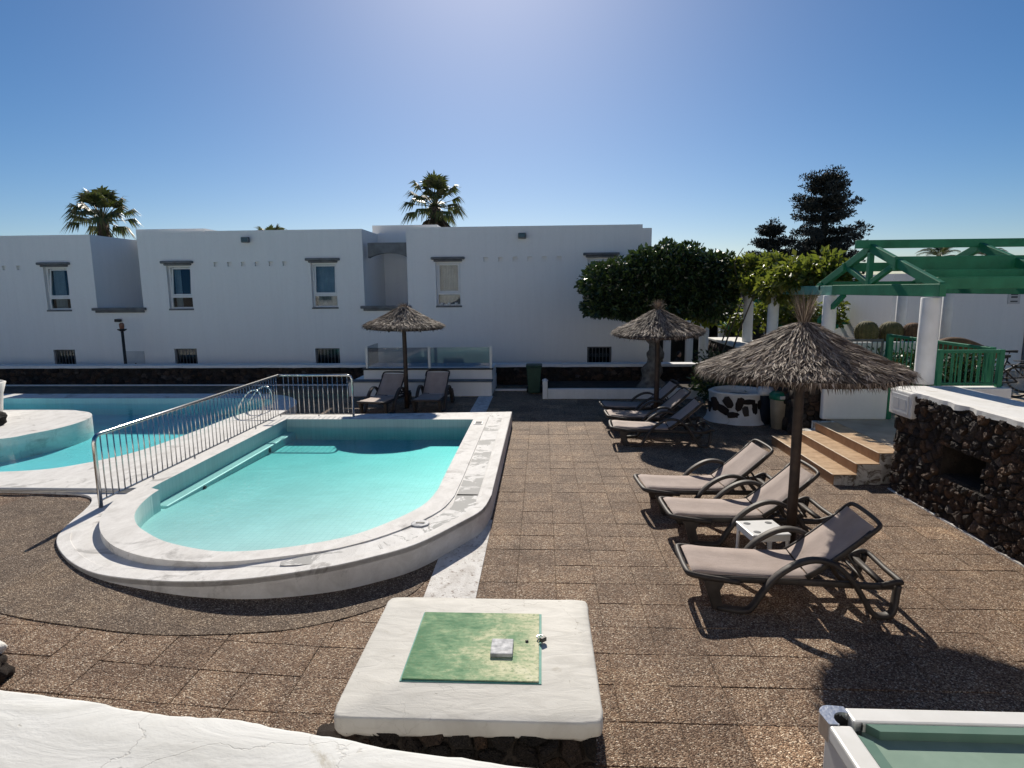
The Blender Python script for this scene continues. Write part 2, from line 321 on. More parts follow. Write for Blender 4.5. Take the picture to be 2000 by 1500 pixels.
# ------------------------------------------------------------------ mesh helpers
class MB:
    def __init__(s): s.v = []; s.f = []
    def add(s, vs, fs):
        b = len(s.v); s.v += [tuple(v) for v in vs]; s.f += [tuple(i + b for i in f) for f in fs]; return s
    def box(s, x0, x1, y0, y1, z0, z1):
        return s.add([(x0,y0,z0),(x1,y0,z0),(x1,y1,z0),(x0,y1,z0),(x0,y0,z1),(x1,y0,z1),(x1,y1,z1),(x0,y1,z1)],
                     [(0,3,2,1),(4,5,6,7),(0,1,5,4),(1,2,6,5),(2,3,7,6),(3,0,4,7)])
    def bar(s, a, b, w, h, up=(0, 0, 1)):
        """square bar from a to b; w across, h along up"""
        a = Vector(a); b = Vector(b); d = (b - a).normalized(); up = Vector(up)
        sd = d.cross(up)
        if sd.length < 1e-4: sd = d.cross(Vector((0, 1, 0)))
        sd.normalize(); u = sd.cross(d).normalized(); sd *= w / 2; u *= h / 2
        vs = [a - sd - u, a + sd - u, a + sd + u, a - sd + u, b - sd - u, b + sd - u, b + sd + u, b - sd + u]
        return s.add(vs, [(0,1,2,3),(7,6,5,4),(0,4,5,1),(1,5,6,2),(2,6,7,3),(3,7,4,0)])
    def tube(s, pts, r, n=8, cap=True, flat=None):
        """swept round (or flat=(w,h) rectangular-ish) section along pts; r may be a list"""
        pts = [Vector(p) for p in pts]; rs = r if isinstance(r, (list, tuple)) else [r] * len(pts)
        vs = []; fs = []; ref = None
        for i, p in enumerate(pts):
            d = (pts[min(i + 1, len(pts) - 1)] - pts[max(i - 1, 0)]).normalized()
            if ref is None:
                ref = Vector((0, 1, 0)) if flat else (Vector((0, 0, 1)) if abs(d.z) < 0.9 else Vector((1, 0, 0)))
            a = (ref - d * ref.dot(d)).normalized(); b = d.cross(a); ref = a
            for k in range(n):
                th = 2 * PI * (k + 0.5) / n
                if flat:
                    cx, sx_ = math.cos(th), math.sin(th)
                    cx = math.copysign(abs(cx) ** 0.5, cx); sx_ = math.copysign(abs(sx_) ** 0.5, sx_)
                    vs.append(p + a * cx * flat[0] / 2 * rs[i] + b * sx_ * flat[1] / 2 * rs[i])
                else: vs.append(p + (a * math.cos(th) + b * math.sin(th)) * rs[i])
        for i in range(len(pts) - 1):
            for k in range(n):
                k2 = (k + 1) % n; fs.append((i*n + k, i*n + k2, (i+1)*n + k2, (i+1)*n + k))
        if cap:
            fs.append(tuple(reversed(range(n)))); fs.append(tuple(range((len(pts)-1)*n, len(pts)*n)))
        return s.add(vs, fs)
    def lathe(s, prof, n=20, c=(0, 0, 0), mod=None, cap=True):
        vs = []; fs = []
        for (r, z) in prof:
            for k in range(n):
                a = 2 * PI * k / n; q = r * (mod(a, z) if mod else 1)
                vs.append((c[0] + q * math.cos(a), c[1] + q * math.sin(a), c[2] + z))
        for i in range(len(prof) - 1):
            for k in range(n):
                k2 = (k + 1) % n; fs.append((i*n + k, i*n + k2, (i+1)*n + k2, (i+1)*n + k))
        if cap: fs.append(tuple(reversed(range(n)))); fs.append(tuple(range((len(prof)-1)*n, len(prof)*n)))
        return s.add(vs, fs)
    def prism(s, poly, z0, z1, top=True, bottom=True, side=True, holes=(), hole_side=False):
        """z0, z1: numbers or functions of (x, y)"""
        f0 = z0 if callable(z0) else (lambda x, y: z0); f1 = z1 if callable(z1) else (lambda x, y: z1)
        loops = [poly] + list(holes); flat = [p for l in loops for p in l]
        tris = tessellate_polygon([[Vector((x, y, 0)) for x, y in l] for l in loops])
        def orient(t, up):
            a, b, c = (flat[i] for i in t); cr_ = (b[0]-a[0])*(c[1]-a[1]) - (b[1]-a[1])*(c[0]-a[0])
            return tuple(t) if (cr_ > 0) == up else tuple(reversed(t))
        n = len(flat)
        if top: s.add([(x, y, f1(x, y)) for x, y in flat], [orient(t, True) for t in tris])
        if bottom: s.add([(x, y, f0(x, y)) for x, y in flat], [orient(t, False) for t in tris])
        ring = ([(poly, 1)] if side else []) + ([(h, -1) for h in holes] if hole_side else [])
        for l, sg in ring:
            area = sum(l[i][0]*l[(i+1) % len(l)][1] - l[(i+1) % len(l)][0]*l[i][1] for i in range(len(l)))
            k = len(l); vs = [(x, y, f0(x, y)) for x, y in l] + [(x, y, f1(x, y)) for x, y in l]
            fs = [(i, (i+1) % k, (i+1) % k + k, i + k) for i in range(k)]
            if (area > 0) != (sg > 0): fs = [tuple(reversed(f)) for f in fs]
            s.add(vs, fs)
        return s
    def mesh(s, name, smooth=False):
        me = bpy.data.meshes.new(name); me.from_pydata(s.v, [], s.f); me.update()
        if smooth: me.polygons.foreach_set('use_smooth', [True] * len(me.polygons))
        return me
    def build(s, name, mat, parent=None, smooth=False, bevel=0, loc=None, seg=2):
        me = s.mesh(name, smooth); me.materials.append(M[mat]); return place(me, name, parent, loc, bevel, seg, smooth)
def place(me, name, parent=None, loc=None, bevel=0, seg=2, smooth=False):
    o = bpy.data.objects.new(name, me); C.objects.link(o)
    if parent is not None: o.parent = parent
    if loc is not None: o.location = loc
    if bevel:
        b = o.modifiers.new('bevel', 'BEVEL'); b.width = bevel; b.segments = seg; b.limit_method = 'ANGLE'; b.angle_limit = rad(40)
    return o
def tag(o, label=None, cat=None, group=None, kind=None):
    if label: o['label'] = label
    if cat: o['category'] = cat
    if group: o['group'] = group
    if kind: o['kind'] = kind
    return o
def thing(name, label, cat, loc=(0, 0, 0), rz=0, group=None):
    o = bpy.data.objects.new(name, None); o.empty_display_size = 0.1; C.objects.link(o)
    o.location = loc; o.rotation_euler = (0, 0, rz); return tag(o, label, cat, group)
def struct(name, mb, mat, smooth=False, bevel=0, label=None):
    return tag(mb.build(name, mat, None, smooth, bevel), label, None, None, 'structure')
def copy_tree(o, parent=None):
    c = o.copy(); C.objects.link(c)
    if parent is not None: c.parent = parent
    for ch in o.children: copy_tree(ch, c)
    return c
def crom(pts, n=6, closed=False):
    out = []; k = len(pts)
    rng = range(k) if closed else range(k - 1)
    for i in rng:
        if closed: p0, p1, p2, p3 = pts[(i-1) % k], pts[i], pts[(i+1) % k], pts[(i+2) % k]
        else: p0, p1, p2, p3 = pts[max(i-1, 0)], pts[i], pts[i+1], pts[min(i+2, k-1)]
        for j in range(n):
            t_ = j / n
            out.append(tuple(0.5*((2*b) + (-a + c)*t_ + (2*a - 5*b + 4*c - d)*t_*t_ + (-a + 3*b - 3*c + d)*t_**3) for a, b, c, d in zip(p0, p1, p2, p3)))
    if not closed: out.append(tuple(pts[-1]))
    return out
def inside(x, y, poly):
    r = False; j = len(poly) - 1
    for i in range(len(poly)):
        xi, yi = poly[i]; xj, yj = poly[j]
        if (yi > y) != (yj > y) and x < (xj - xi) * (y - yi) / (yj - yi) + xi: r = not r
        j = i
    return r
def ss(t_): t_ = min(1, max(0, t_)); return t_ * t_ * (3 - 2 * t_)
def rock_mesh(name, seed, mat, sub=1):
    bm = bmesh.new(); bmesh.ops.create_cube(bm, size=2)
    bmesh.ops.subdivide_edges(bm, edges=bm.edges[:], cuts=sub, use_grid_fill=True)
    for v in bm.verts:
        d = v.co.normalized(); q = v.co.lerp(d * 1.25, 0.62)
        k = 1 + 0.30 * noise.noise(d * 1.6 + Vector((seed * 7.3, seed * 1.7, 0))) + 0.10 * noise.noise(d * 4 + Vector((seed, 9, 3)))
        v.co = q * k * 0.88
    me = bpy.data.meshes.new(name); bm.to_mesh(me); bm.free(); me.materials.append(M[mat])
    me.polygons.foreach_set('use_smooth', [True] * len(me.polygons)); return me
ROCKS = [rock_mesh('stone', i, 'lava') for i in range(9)]
def rock_into(mb, me, loc, sc, rz):
    c, s_ = math.cos(rz), math.sin(rz)
    mb.add([(loc[0] + (v.co.x*c - v.co.y*s_)*sc[0], loc[1] + (v.co.x*s_ + v.co.y*c)*sc[1], loc[2] + v.co.z*sc[2]) for v in me.vertices], [tuple(p.vertices) for p in me.polygons])

# ------------------------------------------------------------------ ground levels
def ground(x, y): return 0.17 * ss((-1.3 - x) / 3.6) * (1 - ss((y - 9) / 3))
def deck(x, y): return 0.285 - 0.085 * ss((-1.8 - x) / 3.4)
front = crom([(-0.66, 7.75), (-0.73, 7.2), (-0.95, 6.76), (-1.33, 6.15), (-1.74, 5.80), (-2.1, 5.58), (-2.68, 5.37), (-3.2, 5.31), (-3.75, 5.36), (-4.35, 5.51), (-4.85, 5.79), (-5.3, 6.17), (-5.56, 6.5), (-5.73, 6.9), (-5.86, 7.3), (-6.0, 7.62), (-6.2, 7.85), (-6.5, 7.96), (-7.0, 8.02)], 4)
DECK_OUT = [(-0.66, 13.35)] + front + [(-8.5, 8.08), (-24, 8.3), (-24, 16.28), (-8.2, 16.28)] + crom([(-8.2, 16.28), (-7.1, 16.08), (-6.45, 15.55), (-6.08, 14.8), (-5.98, 14.2), (-5.95, 13.35)], 4)[1:]
INNER = [(-1.42, 12.46), (-1.41, 8.79)] + crom([(-1.40, 7.95), (-1.46, 7.42), (-1.64, 6.98), (-1.95, 6.50), (-2.25, 6.23), (-2.75, 5.99), (-3.2, 5.90), (-3.55, 5.94), (-4.05, 6.13), (-4.45, 6.40), (-4.70, 6.62), (-4.93, 6.93), (-5.09, 7.3), (-5.18, 7.65)], 4) + [(-5.20, 7.84), (-5.36, 7.92), (-5.37, 8.15), (-5.36, 12.46)]
GROOVE = [(-1.12, 12.74), (-1.13, 8.42)] + crom([(-1.14, 7.7), (-1.24, 7.15), (-1.58, 6.54), (-2.1, 6.03), (-2.8, 5.74), (-3.28, 5.65), (-3.9, 5.71), (-4.42, 5.93), (-4.8, 6.22), (-5.12, 6.58), (-5.36, 6.98), (-5.52, 7.4)], 4) + [(-5.57, 8.0), (-5.57, 12.74)]
MAIN = [(-24, 8.75), (-12, 8.85)] + crom([(-9.5, 8.88), (-8.45, 8.96), (-7.8, 9.14), (-7.38, 9.6), (-7.08, 10.26), (-6.95, 11.6), (-6.9, 13.1), (-6.76, 14.0), (-6.66, 14.6), (-6.8, 15.15), (-7.3, 15.48), (-8.2, 15.55)], 4) + [(-24, 15.55)]
WZ_S, WZ_M = 0.135, 0.055

# ground sheet under the paving, with the pools left open
def ground_cells():
    mb = MB(); st = 0.25; idx = {}
    def vid(i, j):
        if (i, j) not in idx:
            x, y = -24 + i*st, -1 + j*st; idx[(i, j)] = len(mb.v); mb.v.append((x, y, ground(x, y) - 0.010))
        return idx[(i, j)]
    xs = int((5.25 + 24) / st); ys = int((19.25 + 1) / st)
    ins = {}
    for i in range(xs + 1):
        for j in range(ys + 1): ins[(i, j)] = inside(-24 + i*st, -1 + j*st, DECK_OUT)
    for i in range(xs):
        for j in range(ys):
            if ins[(i, j)] and ins[(i+1, j)] and ins[(i, j+1)] and ins[(i+1, j+1)]: continue
            mb.f.append((vid(i, j), vid(i+1, j), vid(i+1, j+1), vid(i, j+1)))
    return mb
GROUND = struct('ground', ground_cells(), 'joint', label='brown pebble paving laid in square slabs round the pools')
lower = MB(); lower.add([(-1500, 19.2, -1.62), (1500, 19.2, -1.62), (1500, 2500, -1.62), (-1500, 2500, -1.62)], [(0, 1, 2, 3)])
lower.add([(-1500, -900, -2.4), (1500, -900, -2.4), (1500, 19.2, -2.4), (-1500, 19.2, -2.4)], [(0, 1, 2, 3)])
struct('street', lower, 'street', label='lower ground behind the back wall reaching to the horizon')

# poured apron round the small pool (between the pool kerb and the arc joint)
ARC = crom([(-7.3, 6.55), (-6.6, 6.05), (-5.9, 5.45), (-5.2, 5.0), (-4.5, 4.78), (-3.9, 4.70), (-3.3, 4.67), (-2.7, 4.77), (-2.15, 4.93), (-1.65, 5.25), (-1.28, 5.62), (-1.2, 6.0)], 5)
def resample(path, n):
    d = [0.0]
    for i in range(1, len(path)): d.append(d[-1] + math.dist(path[i-1], path[i]))
    out = []; k = 0
    for i in range(n + 1):
        q = d[-1] * i / n
        while k < len(path) - 2 and d[k+1] < q: k += 1
        u = (q - d[k]) / ((d[k+1] - d[k]) or 1); out.append((path[k][0] + (path[k+1][0] - path[k][0]) * u, path[k][1] + (path[k+1][1] - path[k][1]) * u))
    return out
ap_in = resample([(-0.80, 7.3), (-1.02, 6.88)] + [(x, y + 0.10) for x, y in front if -6.0 < x < -1.2 and y < 7.6][:] + [(-6.4, 7.75), (-7.1, 7.95)], 72)
ap_out = resample(ARC[::-1], 72)
apron_poly = ap_in + ap_out[::-1]
for i0, i1 in ((0, 26), (26, 45), (45, 60), (60, 72)):
    mb = MB(); vs = []; fs = []
    for i in range(i0, i1 + 1):
        (xa, ya), (xb, yb) = ap_in[i], ap_out[i]
        for u in (0, 0.25, 0.5, 0.75, 1):
            x, y = xa + (xb - xa) * u, ya + (yb - ya) * u
            if i == i0: x, y = x + (ap_out[i+1][0] - xb) * 0.05, y + (ap_out[i+1][1] - yb) * 0.05
            vs.append((x, y, ground(x, y) + 0.008 + 0.003 * noise.noise(Vector((x * 1.5, y * 1.5, 0)))))
    for i in range(i1 - i0):
        for q in range(4): fs.append((i*5 + q, i*5 + q + 1, (i+1)*5 + q + 1, (i+1)*5 + q))
    n0 = len(vs); m_ = i1 - i0 + 1
    for i in range(m_): vs.append((vs[i*5+4][0], vs[i*5+4][1], vs[i*5+4][2] - 0.02))
    for i in range(m_ - 1): fs.append((i*5 + 4, n0 + i, n0 + i + 1, (i+1)*5 + 4))
    mb.add(vs, fs); tag(mb.build('apron_bay', 'apron', GROUND), 'jointless pebble bay poured in a curve round the small pool')

# paving slabs
def slab_mesh(name, mat, w, d):
    mb = MB(); x, y, b, h = w/2, d/2, 0.0035, 0.03
    mb.add([(-x,-y,-h),(x,-y,-h),(x,y,-h),(-x,y,-h),(-x,-y,-b),(x,-y,-b),(x,y,-b),(-x,y,-b),(-x+b,-y+b,0),(x-b,-y+b,0),(x-b,y-b,0),(-x+b,y-b,0)],
           [(8,9,10,11),(4,5,9,8),(5,6,10,9),(6,7,11,10),(7,4,8,11),(0,1,5,4),(1,2,6,5),(2,3,7,6),(3,0,4,7)])
    me = mb.mesh(name); me.materials.append(M[mat]); return me
TW, TD = 0.40, 0.405
slab_near = slab_mesh('paving_slab', 'aggregate', TW - 0.0035, TD - 0.0035)
cands = []
for i in range(-24, 15):
    for j in range(-3, 42):
        x = -0.26 + (i + 0.5) * TW; y = 3.88 + (j + 0.5) * TD
        if y > 19.0 or x > 5.15: continue
        if inside(x, y, DECK_OUT) and (inside(x - .2, y + .2, DECK_OUT) and inside(x + .2, y + .2, DECK_OUT) and inside(x-.2, y-.2, DECK_OUT) and inside(x+.2, y-.2, DECK_OUT)): continue
        if all(inside(x + a, y + b, apron_poly) for a in (-.2, .2) for b in (-.2, .2)): continue
        if 0.2 < x and y > 16.75: continue
        if x > 4.5 and 9.2 < y < 11.7: continue
        pr = project(x, y, 0)
        if not pr: continue
        px, py, d = pr
        if px < -500 or px > 2900 or py > 2600: continue
        big = 1 / d**2 if (0 <= px <= 2000 and 0 <= py <= 1500) else 0
        hid = (x < -5.2 and y > 8) or (-1.3 < x < 0.5 and y < 4.7) or y > 13.2
        cands.append((big * (0.2 if hid else 1), x, y))
cands.sort(reverse=True)
far_mb = MB(); base_me = slab_mesh('tmp', 'aggregate', TW - 0.0035, TD - 0.0035)
for k, (b, x, y) in enumerate(cands):
    dz = random.uniform(-0.0025, 0.0025); rx = random.gauss(0, 0.004)
    z = ground(x, y) + dz; sl = (ground(x + .1, y) - ground(x - .1, y)) / 0.2; slo = (ground(x, y + .1) - ground(x, y - .1)) / 0.2
    jx, jy = random.gauss(0, 0.0012), random.gauss(0, 0.0012)
    if k < 300:
        o = place(slab_near, 'paving_slab', GROUND, (x + jx, y + jy, z)); o.rotation_euler = (math.atan(slo) + rx, -math.atan(sl) + random.gauss(0, 0.003), random.gauss(0, 0.003))
    else:
        far_mb.add([(v.co.x + x + jx, v.co.y + y + jy, v.co.z + z + v.co.x * sl + v.co.y * slo) for v in base_me.vertices], [tuple(p_.vertices) for p_ in base_me.polygons])
tag(far_mb.build('paving_slabs', 'aggregate_far', GROUND), kind='stuff')

mb = MB(); mb.box(-1.15, -0.64, 2.0, 7.6, -0.02, 0.012); struct('painted_strip', mb, 'strip_white', bevel=0.004, label='worn white painted strip across the paving in front of the small pool')
mb = MB(); mb.box(-1.76, -1.36, 13.3, 17.0, -0.02, 0.012); struct('painted_strip', mb, 'strip_white', bevel=0.004, label='white painted strip running back from the pool to the raised tub')

# ------------------------------------------------------------------ pools
mb = MB()
mb.prism(DECK_OUT, lambda x, y: ground(x, y) - 0.06, deck, bottom=False, holes=[GROOVE, MAIN])
struct('pool_deck', mb, 'deck_white', label='white painted deck round both pools')
# raised rim of the outer deck on the right (peeling paint lies between rim and groove)
def strip_along(path, w, z0f, z1f, side=1):
    vs = []; fs = []; n = len(path)
    for i, (x, y) in enumerate(path):
        a = path[max(i-1, 0)]; b = path[min(i+1, n-1)]; dx, dy = b[0]-a[0], b[1]-a[1]; L = math.hypot(dx, dy) or 1
        nx, ny = -dy / L * side, dx / L * side
        vs += [(x, y, z0f(x, y)), (x, y, z1f(x, y)), (x + nx*w, y + ny*w, z1f(x, y)), (x + nx*w, y + ny*w, z0f(x, y))]
    for i in range(n - 1):
        for k in range(4): fs.append((i*4 + k, i*4 + (k+1) % 4, (i+1)*4 + (k+1) % 4, (i+1)*4 + k))
    fs += [(3, 2, 1, 0), tuple((n-1)*4 + k for k in range(4))]
    return vs, fs
worn = MB()
path = [(-0.89, 13.1), (-0.89, 8.3), (-0.9, 7.72), (-1.0, 7.2), (-1.27, 6.66), (-1.68, 6.15), (-2.2, 5.83), (-2.6, 5.68)]
path = crom([(x - 0.085, y + 0.0) if y > 7.5 else (x, y) for x, y in path], 6)
vs = []; fs = []
for i, (x, y) in enumerate(path):
    a = path[max(i-1, 0)]; b = path[min(i+1, len(path)-1)]; dx, dy = b[0]-a[0], b[1]-a[1]; L = math.hypot(dx, dy)
    nx, ny = -dy / L, dx / L; w = 0.14 * min(1, (len(path) - 1 - i) / 8 + 0.3)
    vs += [(x - nx*w, y - ny*w, deck(x - nx*w, y - ny*w) + 0.004), (x + nx*w, y + ny*w, deck(x + nx*w, y + ny*w) + 0.004)]
for i in range(len(path) - 1): fs.append((2*i, 2*i + 1, 2*i + 3, 2*i + 2))
fs = [tuple(reversed(f)) for f in fs]
worn.add(vs, fs); struct('gutter', worn, 'deck_worn', label='peeling grey and white gutter strip along the small pool')
mb = MB(); vs, fs = strip_along([(-0.668, 13.3)] + [p for p in front if p[0] > -5.6], 0.13, lambda x, y: deck(x, y) - 0.05, lambda x, y: deck(x, y) + 0.012, -1)
mb.add(vs, fs); struct('kerb', mb, 'deck_white', bevel=0.006, label='smooth white raised edge of the small pool surround')
cop = MB(); cop.prism(GROOVE, 0.1, 0.30, bottom=False, holes=[INNER])
struct('pool_coping', cop, 'deck_white', bevel=0.006, label='white coping ring round the small pool')
basin = MB()
k = len(INNER)
basin.add([(x, y, 0.2995) for x, y in INNER] + [(x, y, -1.1) for x, y in INNER], [(i, (i+1) % k, (i+1) % k + k, i + k) for i in range(k)])
struct('pool_wall', basin, 'lining_small', label='pale lined wall of the small pool')
grow_g = [(-3.35 + (x + 3.35) * 1.045, 9.2 + (y - 9.2) * 1.035) for x, y in GROOVE]
fl = MB(); nx, ny = 60, 90
for j in range(ny + 1):
    for i in range(nx + 1):
        x = -5.62 + (i / nx) * 4.55; y = 5.6 + (j / ny) * 7.1
        fl.v.append((x, y, 0.105 - 0.25 * max(0, (y - 5.75) / 6.9) ** 0.75))
for j in range(ny):
    for i in range(nx):
        a = j*(nx+1) + i
        if all(inside(fl.v[q][0], fl.v[q][1], grow_g) for q in (a, a+1, a+nx+2, a+nx+1)): fl.f.append((a, a+1, a+nx+2, a+nx+1))
struct('pool_floor', fl, 'lining_small', True, label='sloping pale floor of the small pool')
mb = MB(); mb.box(-5.42, -5.18, 7.95, 12.5, -1.0, 0.03); struct('pool_step', mb, 'lining_small', bevel=0.02, label='submerged bench along the small pool')
def grow(poly, d):
    cx = sum(p[0] for p in poly) / len(poly); cy_ = sum(p[1] for p in poly) / len(poly)
    return [(cx + (x - cx) * d, cy_ + (y - cy_) * d) for x, y in poly]
mb = MB(); mb.prism(grow(INNER, 1.006), -1.05, WZ_S); struct('water', mb, 'water_small', label='clear turquoise water of the small pool')
mb = MB(); k = len(MAIN)
mb.add([(x, y, 0.199 if x > -23.9 else 0.199) for x, y in MAIN] + [(x, y, -1.4) for x, y in MAIN], [(i, (i+1) % k, (i+1) % k + k, i + k) for i in range(k)])
mb.add([(-24.5, 8.5, -0.24), (-6.3, 8.5, -0.24), (-6.3, 15.8, -0.24), (-24.5, 15.8, -0.24)], [(0, 1, 2, 3)])
struct('pool_wall', mb, 'lining_main', label='blue lined walls and floor of the large pool')
mb = MB(); mb.prism(grow(MAIN, 1.003), -1.5, WZ_M); struct('water', mb, 'water_main', label='deep turquoise water of the large pool')
isl = crom([(-24, 10.6), (-16, 10.7), (-12, 10.75), (-10.45, 11.0), (-10.1, 11.5), (-9.93, 12.05), (-9.95, 12.65), (-10.12, 13.15), (-10.45, 13.56), (-10.85, 13.78), (-11.5, 13.92), (-14, 13.9), (-24, 13.8)], 6)
mb = MB(); mb.prism(isl, -1.35, 0.21, bottom=False); struct('island', mb, 'deck_white', bevel=0.02, label='white island reaching into the large pool')
# rocks and white planter on the island
def lava_boulder(name, label, loc, sc, seed, mat='lava', rz=0.0):
    me = rock_mesh(name, seed, mat, 5); o = place(me, name, None, loc); o.scale = sc; o.rotation_euler = (0, 0, rz)
    return tag(o, label, 'rock')
lava_boulder('lava_rock', 'rounded dark lava rock on the rim of the white pool island', (-11.75, 12.05, 0.40), (0.44, 0.30, 0.23), 31)
lava_boulder('lava_rock', 'black lava rock tucked under the white island planter', (-12.18, 12.25, 0.66), (0.24, 0.22, 0.17), 33)
lava_boulder('lava_rock', 'small black lava rock at the picture edge on the pool island', (-12.50, 11.9, 0.38), (0.22, 0.2, 0.2), 35)
isp = thing('planter', 'white rendered planter with flared rim on the pool island', 'planter', (-12.6, 12.75, 0.21))
mb = MB(); mb.lathe([(0.55, 0.0), (0.58, 0.25), (0.62, 0.55), (0.70, 0.80), (0.66, 0.82), (0.60, 0.70), (0.02, 0.66)], 28, mod=lambda a, z: 1 + 0.05 * math.sin(3 * a + z)); mb.build('bowl', 'lime_white', isp, True)
mb = MB(); mb.lathe([(0.58, 0.70), (0.3, 0.74), (0.02, 0.75)], 20); mb.build('soil', 'soil', isp, True)
mb = MB(); mb.lathe([(0.42, 0), (0.5, 0.1), (0.42, 0.22), (0.2, 0.3), (0.02, 0.3)], 18, (0.55, -0.65, 0), mod=lambda a, z: 1 + 0.15 * math.sin(2 * a)); mb.build('plinth', 'lime_white', isp, True)

# drain cover and small fittings on the pool deck
dr = thing('drain_cover', 'round metal drain cover set in the small pool surround', 'drain cover', (-1.40, 6.72, deck(-1.4, 6.72) + 0.004))
mb = MB(); mb.lathe([(0.105, 0), (0.105, 0.012), (0.09, 0.016), (0.02, 0.016)], 24); mb.build('disc', 'chrome_plate', dr, True)
mb = MB(); mb.bar((-0.05, 0, 0.02), (0.05, 0, 0.02), 0.02, 0.008); mb.build('handle', 'iron', dr)
fit = thing('skimmer_lid', 'square grey skimmer lid in the coping at the far corner', 'skimmer lid', (-1.27, 12.1, 0.30))
mb = MB(); mb.box(-0.09, 0.09, -0.14, 0.14, 0.0, 0.01); mb.build('plate', 'notice_grey', fit, bevel=0.003)
mb = MB(); mb.box(-0.06, 0.06, -0.1, 0.1, 0.0105, 0.014); mb.build('lid', 'grey_trim', fit)

for lb, y in (('dark round water inlet in the pool bench near the shallow end', 8.9), ('dark round water inlet in the pool bench near the deep end', 11.2)):
    it = thing('pool_inlet', lb, 'pool inlet', (-5.178, y, -0.035)); mb = MB(); mb.lathe([(0.05, 0), (0.05, 0.012), (0.035, 0.018)], 14); d_ = mb.build('ring', 'black_plastic', it, True); d_.rotation_euler = (0, PI / 2, 0)
    mb = MB(); mb.lathe([(0.02, 0.018), (0.02, 0.024)], 10); e_ = mb.build('nozzle', 'grey_trim', it, True); e_.rotation_euler = (0, PI / 2, 0)
# ------------------------------------------------------------------ pool railing
RX, RY0, RY1, RZ0, RZ1 = -5.72, 7.42, 13.02, 0.20, 1.15
rl = thing('pool_railing', 'stainless steel railing between the two pools with a right angle return', 'railing', (RX, RY0, RZ0))
H_ = RZ1 - RZ0; LY = RY1 - RY0; LX = 1.62
mb = MB(); mb.tube([(0, 0, -0.005), (0, 0, H_ - 0.10), (0, 0.02, H_ - 0.04), (0, 0.06, H_ - 0.008), (0, 0.12, H_), (0, LY, H_)], 0.027, 10); mb.build('top_rail', 'steel', rl, True)
mb = MB(); mb.tube([(0, LY, H_), (LX - 0.1, LY, H_), (LX - 0.03, LY, H_ - 0.02), (LX, LY, H_ - 0.09), (LX, LY, -0.005)], 0.025, 10); mb.build('top_rail', 'steel', rl, True)
mb = MB(); mb.bar((0, 0.02, 0.09), (0, LY, 0.09), 0.03, 0.014); mb.build('bottom_rail', 'steel', rl)
mb = MB(); mb.bar((0, LY, 0.09), (LX, LY, 0.09), 0.03, 0.014); mb.build('bottom_rail', 'steel', rl)
bal = MB(); bal.tube([(0, 0, 0.09), (0, 0, H_)], 0.0085, 6); bal = bal.mesh('baluster', True); bal.materials.append(M['steel'])
n = 46
for i in range(1, n): place(bal, 'baluster', rl, (0, LY * i / n, 0))
for i in range(1, 15): place(bal, 'baluster', rl, (LX * i / 15, LY, 0))
foot = MB(); foot.tube([(0, 0, -0.005), (0, 0, 0.09)], 0.014, 8); foot.lathe([(0.04, -0.004), (0.04, 0.012)], 12); foot = foot.mesh('foot', True); foot.materials.append(M['steel'])
for y in (1.1, 2.2, 3.3, 4.4, LY): place(foot, 'foot', rl, (0, y, 0))
place(foot, 'foot', rl, (0.85, LY, 0))
mb = MB(); mb.tube([(-6.0, 0.0, 0), ( -0.6, 0.0, 0), (-0.35, 0.02, 0.0), (-0.2, -0.02, 0.0), (-0.12, -0.12, 0)], 0.028, 10)
hose = mb.build('hose', 'notice_grey', None, True); hose.location = (-5.25, 8.02, 0.232); tag(hose, 'grey hose lying on the white deck and under the steel railing', 'hose')

ld = thing('pool_ladder', 'curved stainless steel ladder rails at the corner of the large pool', 'pool ladder', (-6.62, 13.55, 0.2))
for dy in (0, 0.52):
    mb = MB(); mb.tube(crom([(0.24, dy, -0.004), (0.27, dy, 0.28), (0.20, dy, 0.50), (0.02, dy, 0.53), (-0.18, dy, 0.34), (-0.33, dy, 0.0), (-0.35, dy, -0.9)], 5), 0.021, 8); mb.build('rail', 'steel', ld, True)
for z in (-0.35, -0.65):
    mb = MB(); mb.box(-0.40, -0.31, 0.0, 0.52, z - 0.012, z + 0.012); mb.build('tread', 'steel', ld)

# ------------------------------------------------------------------ white apartment building behind the pools
D = 20.6
def wall_panel(mb, x0, x1, z0, z1, openings, y=D, depth=0.16):
    xs = sorted({x0, x1, *[o[0] for o in openings], *[o[1] for o in openings]}); zs = sorted({z0, z1, *[o[2] for o in openings], *[o[3] for o in openings]})
    for i in range(len(xs) - 1):
        for j in range(len(zs) - 1):
            cx, cz = (xs[i] + xs[i+1]) / 2, (zs[j] + zs[j+1]) / 2
            if any(o[0] < cx < o[1] and o[2] < cz < o[3] for o in openings): continue
            mb.add([(xs[i], y, zs[j]), (xs[i+1], y, zs[j]), (xs[i+1], y, zs[j+1]), (xs[i], y, zs[j+1])], [(0, 1, 2, 3)])
    for o in openings:
        a, b, c, d = o[:4]; dp = o[4] if len(o) > 4 else depth; solid = len(o) > 4
        mb.add([(a,y,c),(b,y,c),(b,y,d),(a,y,d),(a,y+dp,c),(b,y+dp,c),(b,y+dp,d),(a,y+dp,d)],
               [(0,4,5,1),(1,5,6,2),(2,6,7,3),(3,7,4,0)] + ([(4,7,6,5)] if solid else []))
